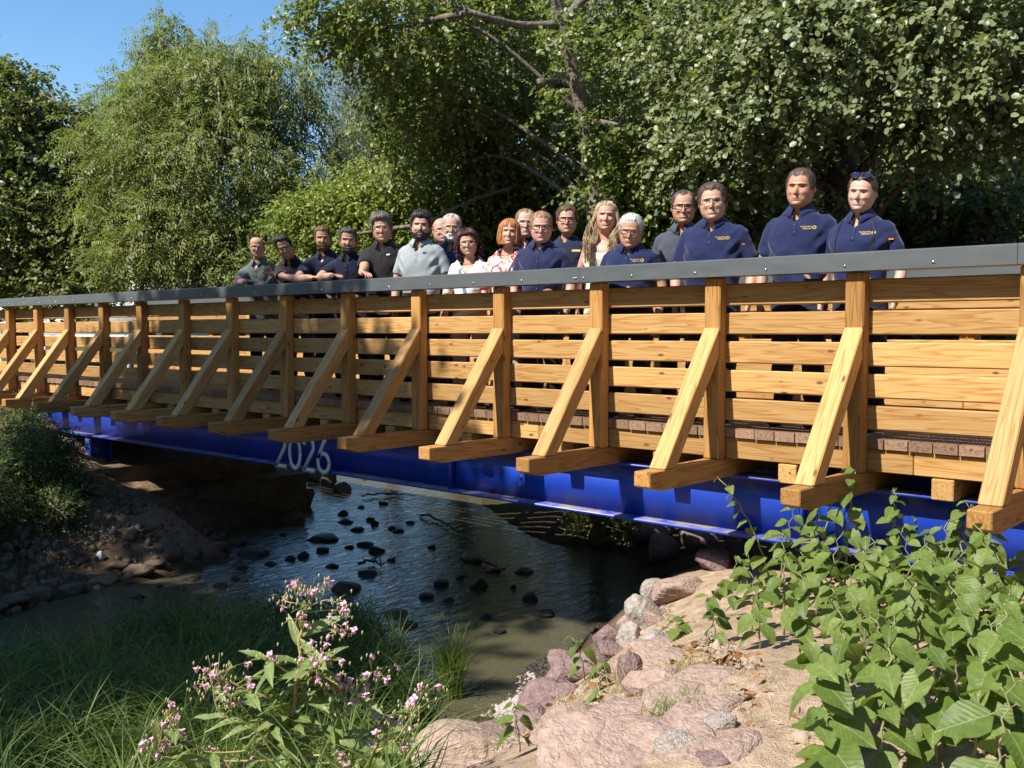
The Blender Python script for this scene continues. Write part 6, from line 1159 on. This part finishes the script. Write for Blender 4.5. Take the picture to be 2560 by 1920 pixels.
side = [((742, 1700), (690, 1660), (660, 1640), 3), ((735, 1780), (640, 1770), (560, 1700), 8), ((733, 1800), (560, 1790), (530, 1690), 7), ((728, 1860), (520, 1880), (420, 1800), 8), ((728, 1850), (660, 1830), (580, 1730), 6), ((742, 1720), (800, 1680), (800, 1650), 7), ((738, 1740), (800, 1720), (850, 1725), 8), ((730, 1840), (860, 1790), (930, 1680), 6), ((728, 1870), (900, 1850), (960, 1810), 7), ((726, 1890), (960, 1870), (1045, 1750), 9), ((724, 1910), (900, 1900), (980, 1850), 6),
        ((735, 1790), (690, 1800), (680, 1815), 6), ((730, 1830), (660, 1880), (650, 1870), 6), ((726, 1900), (430, 1900), (400, 1850), 8), ((735, 1770), (610, 1720), (545, 1690), 6), ((742, 1705), (770, 1680), (790, 1660), 6), ((724, 1930), (620, 1960), (560, 1900), 5), ((724, 1930), (820, 1960), (860, 1900), 5)]
for a, b_, c, nf in side:
    z0 = G4.uniform(-.22, .22); P_ = branch([bt(*a), bt(*b_, z0 * .6), bt(*c, z0)], .0055, .002, 14); cluster(P_[-1], nf + 1, .045); cluster(P_[-3], nf // 2 + 1, .04)
    for k in (2, 4, 6, 8, 9, 11):
        dd = unit(np.array([G4.normal(), G4.normal(), G4.uniform(-.3, .7)])); bleaf(P_[k], dd, G4.uniform(.13, .21))
for k in range(3, 23):
    for _ in range(2 if k < 14 else 1):
        az = G4.uniform(0, 6.28); bleaf(main[k], unit(np.array([math.cos(az), math.sin(az), G4.uniform(-.15, .75)])), G4.uniform(.16, .24) if k < 18 else .11)
for x_, y_, L_, dx_, dy_ in ((752, 1620, .16, -45, -110), (745, 1660, .20, -160, -60), (745, 1655, .17, 120, -30), (742, 1690, .17, 110, -60), (740, 1700, .22, -190, -50), (738, 1720, .12, -60, 20), (752, 1600, .10, 30, -60), (728, 1830, .14, -30, -60), (727, 1880, .22, -140, -40), (726, 1870, .18, 100, -60), (726, 1900, .18, 60, -120)):
    d = bt(x_ + dx_, y_ + dy_, G4.uniform(-.08, .08)) - bt(x_, y_); bleaf(bt(x_, y_), unit(d), L_)
link('stem', stem.mesh('stem', [BSTEM]), bal); link('buds', buds.mesh('buds', [BUD]), bal)['kind'] = 'stuff'
# ------------------------------------------------------------------ things beyond the left end
def utube(pts, r, mat, name, parent, n_=12): mb = MB(); V, Q, T = tube(pts, r, n_); mb.add(V, Q, T); return link(name, mb.mesh(name, [mat]), parent)
p0 = at(5, 905, 16.6); p0[2] = gz(p0); br = tag(empty('cycle_barrier', tuple(p0)), 'white tubular cycle barrier with red bands at the left edge', 'barrier')
ht = 1.0; arcp = [(0, 0, 0), (0, 0, .55), (0, 0, ht - .12)] ; aa = np.linspace(0, math.pi / 2, 7); dr_ = unit(np.array([-.8, -.45, 0])); arcp = [np.array(q, float) for q in arcp] + [np.array([0, 0, ht - .12]) + dr_ * .12 * (1 - math.cos(t)) + np.array([0, 0, .12 * math.sin(t)]) for t in aa[1:]] + [np.array([0, 0, ht]) + dr_ * .7]
arcp += [np.array([0, 0, ht - .12]) + dr_ * (.7 + .12 * math.sin(t)) + np.array([0, 0, .12 * math.cos(t)]) for t in aa[1:]] + [dr_ * .82 + np.array([0, 0, 0])]
utube(arcp, .032, WHITE, 'frame', br); utube([(0, 0, .70), (0, 0, .78)], .0345, RED, 'red_band', br); utube([(0, 0, .25), (0, 0, .33)], .0345, RED, 'red_band', br)
q0 = at(112, 842, 19.5); q1 = at(322, 842, 18.2); fb_ = tag(empty('guard_rail', (q1[0], q1[1], gz(q1))), 'white horizontal guard rail seen through the railing at the left', 'barrier'); o_ = np.array([q1[0], q1[1], gz(q1)])
utube([q0 - o_, q1 - o_], .04, WHITE, 'rail', fb_); utube([q1 - o_, np.array([0, 0, 0])], .04, WHITE, 'post', fb_); utube([q0 - o_, np.array([q0[0], q0[1], gz(q0)]) - o_], .04, WHITE, 'post', fb_)
lp = at(-70, 820, 17); lp[2] = gz(lp); la = tag(empty('street_lamp', tuple(lp)), 'pale street lamp head at the left edge', 'lamp'); top = at(-70, 455, 17) - lp; hd = at(-12, 457, 16.9) - lp
utube([np.zeros(3), top * .5, top], .045, M('lamp_pole', (.3, .32, .33), .4, .5, .5), 'pole', la); utube([top, (top + hd) / 2, hd], .03, WHITE, 'arm', la)
mb = MB(); V, Q, T = tube([hd - unit(hd - top) * .12, hd, hd + unit(hd - top) * .12, hd + unit(hd - top) * .19], [.05, .09, .085, .03], 12, squash=.5); mb.add(V, Q, T); link('lamp_head', mb.mesh('lamp_head', [M('lamp_shell', (.62, .63, .62), .35)]), la)
# pale house far behind the trees
hp = at(330, 800, 42); hz0 = gz(hp); house = tag(empty('house', (hp[0], hp[1], hz0), .5), 'white rendered house hidden far behind the left trees', 'house'); WALL = M('white_render', (.72, .72, .70), .8); bump(WALL, 40, .2, .01); ROOF = M('red_roof_tile', (.28, .10, .06), .8)
mb = MB(); V, Q, npf = prism([(-4, -3, -.5), (4, -3, -.5), (4, 3, -.5), (-4, 3, -.5)], (0, 0, 3.6)); mb.add(V, Q + [(3, 2, 1, 0), (4, 5, 6, 7)]); link('wall', mb.mesh('wall', [WALL], False), house)
mb = MB(); V, Q, npf = prism([(-4.3, -3.4, 3.0), (-4.3, 0, 5.0), (-4.3, 3.4, 3.0)], (8.6, 0, 0)); mb.add(V, Q, [(0, 1, 2), (5, 4, 3)]); link('roof', mb.mesh('roof', [ROOF], False), house)
for wx in (-2.6, 0, 2.6):
    mb = MB(); V, Q, npf = prism([(wx - .5, -3.01, .9), (wx + .5, -3.01, .9), (wx + .5, -3.01, 2.2), (wx - .5, -3.01, 2.2)], (0, -.05, 0)); mb.add(V, Q + [(3, 2, 1, 0), (4, 5, 6, 7)]); f_ = link('window', mb.mesh('window', [WHITE], False), house)
    mb = MB(); V, Q, npf = prism([(wx - .42, -3.065, .98), (wx + .42, -3.065, .98), (wx + .42, -3.065, 2.12), (wx - .42, -3.065, 2.12)], (0, -.01, 0)); mb.add(V, Q + [(3, 2, 1, 0), (4, 5, 6, 7)]); link('pane', mb.mesh('pane', [M('window_glass', (.03, .04, .05), .08)], False), f_)
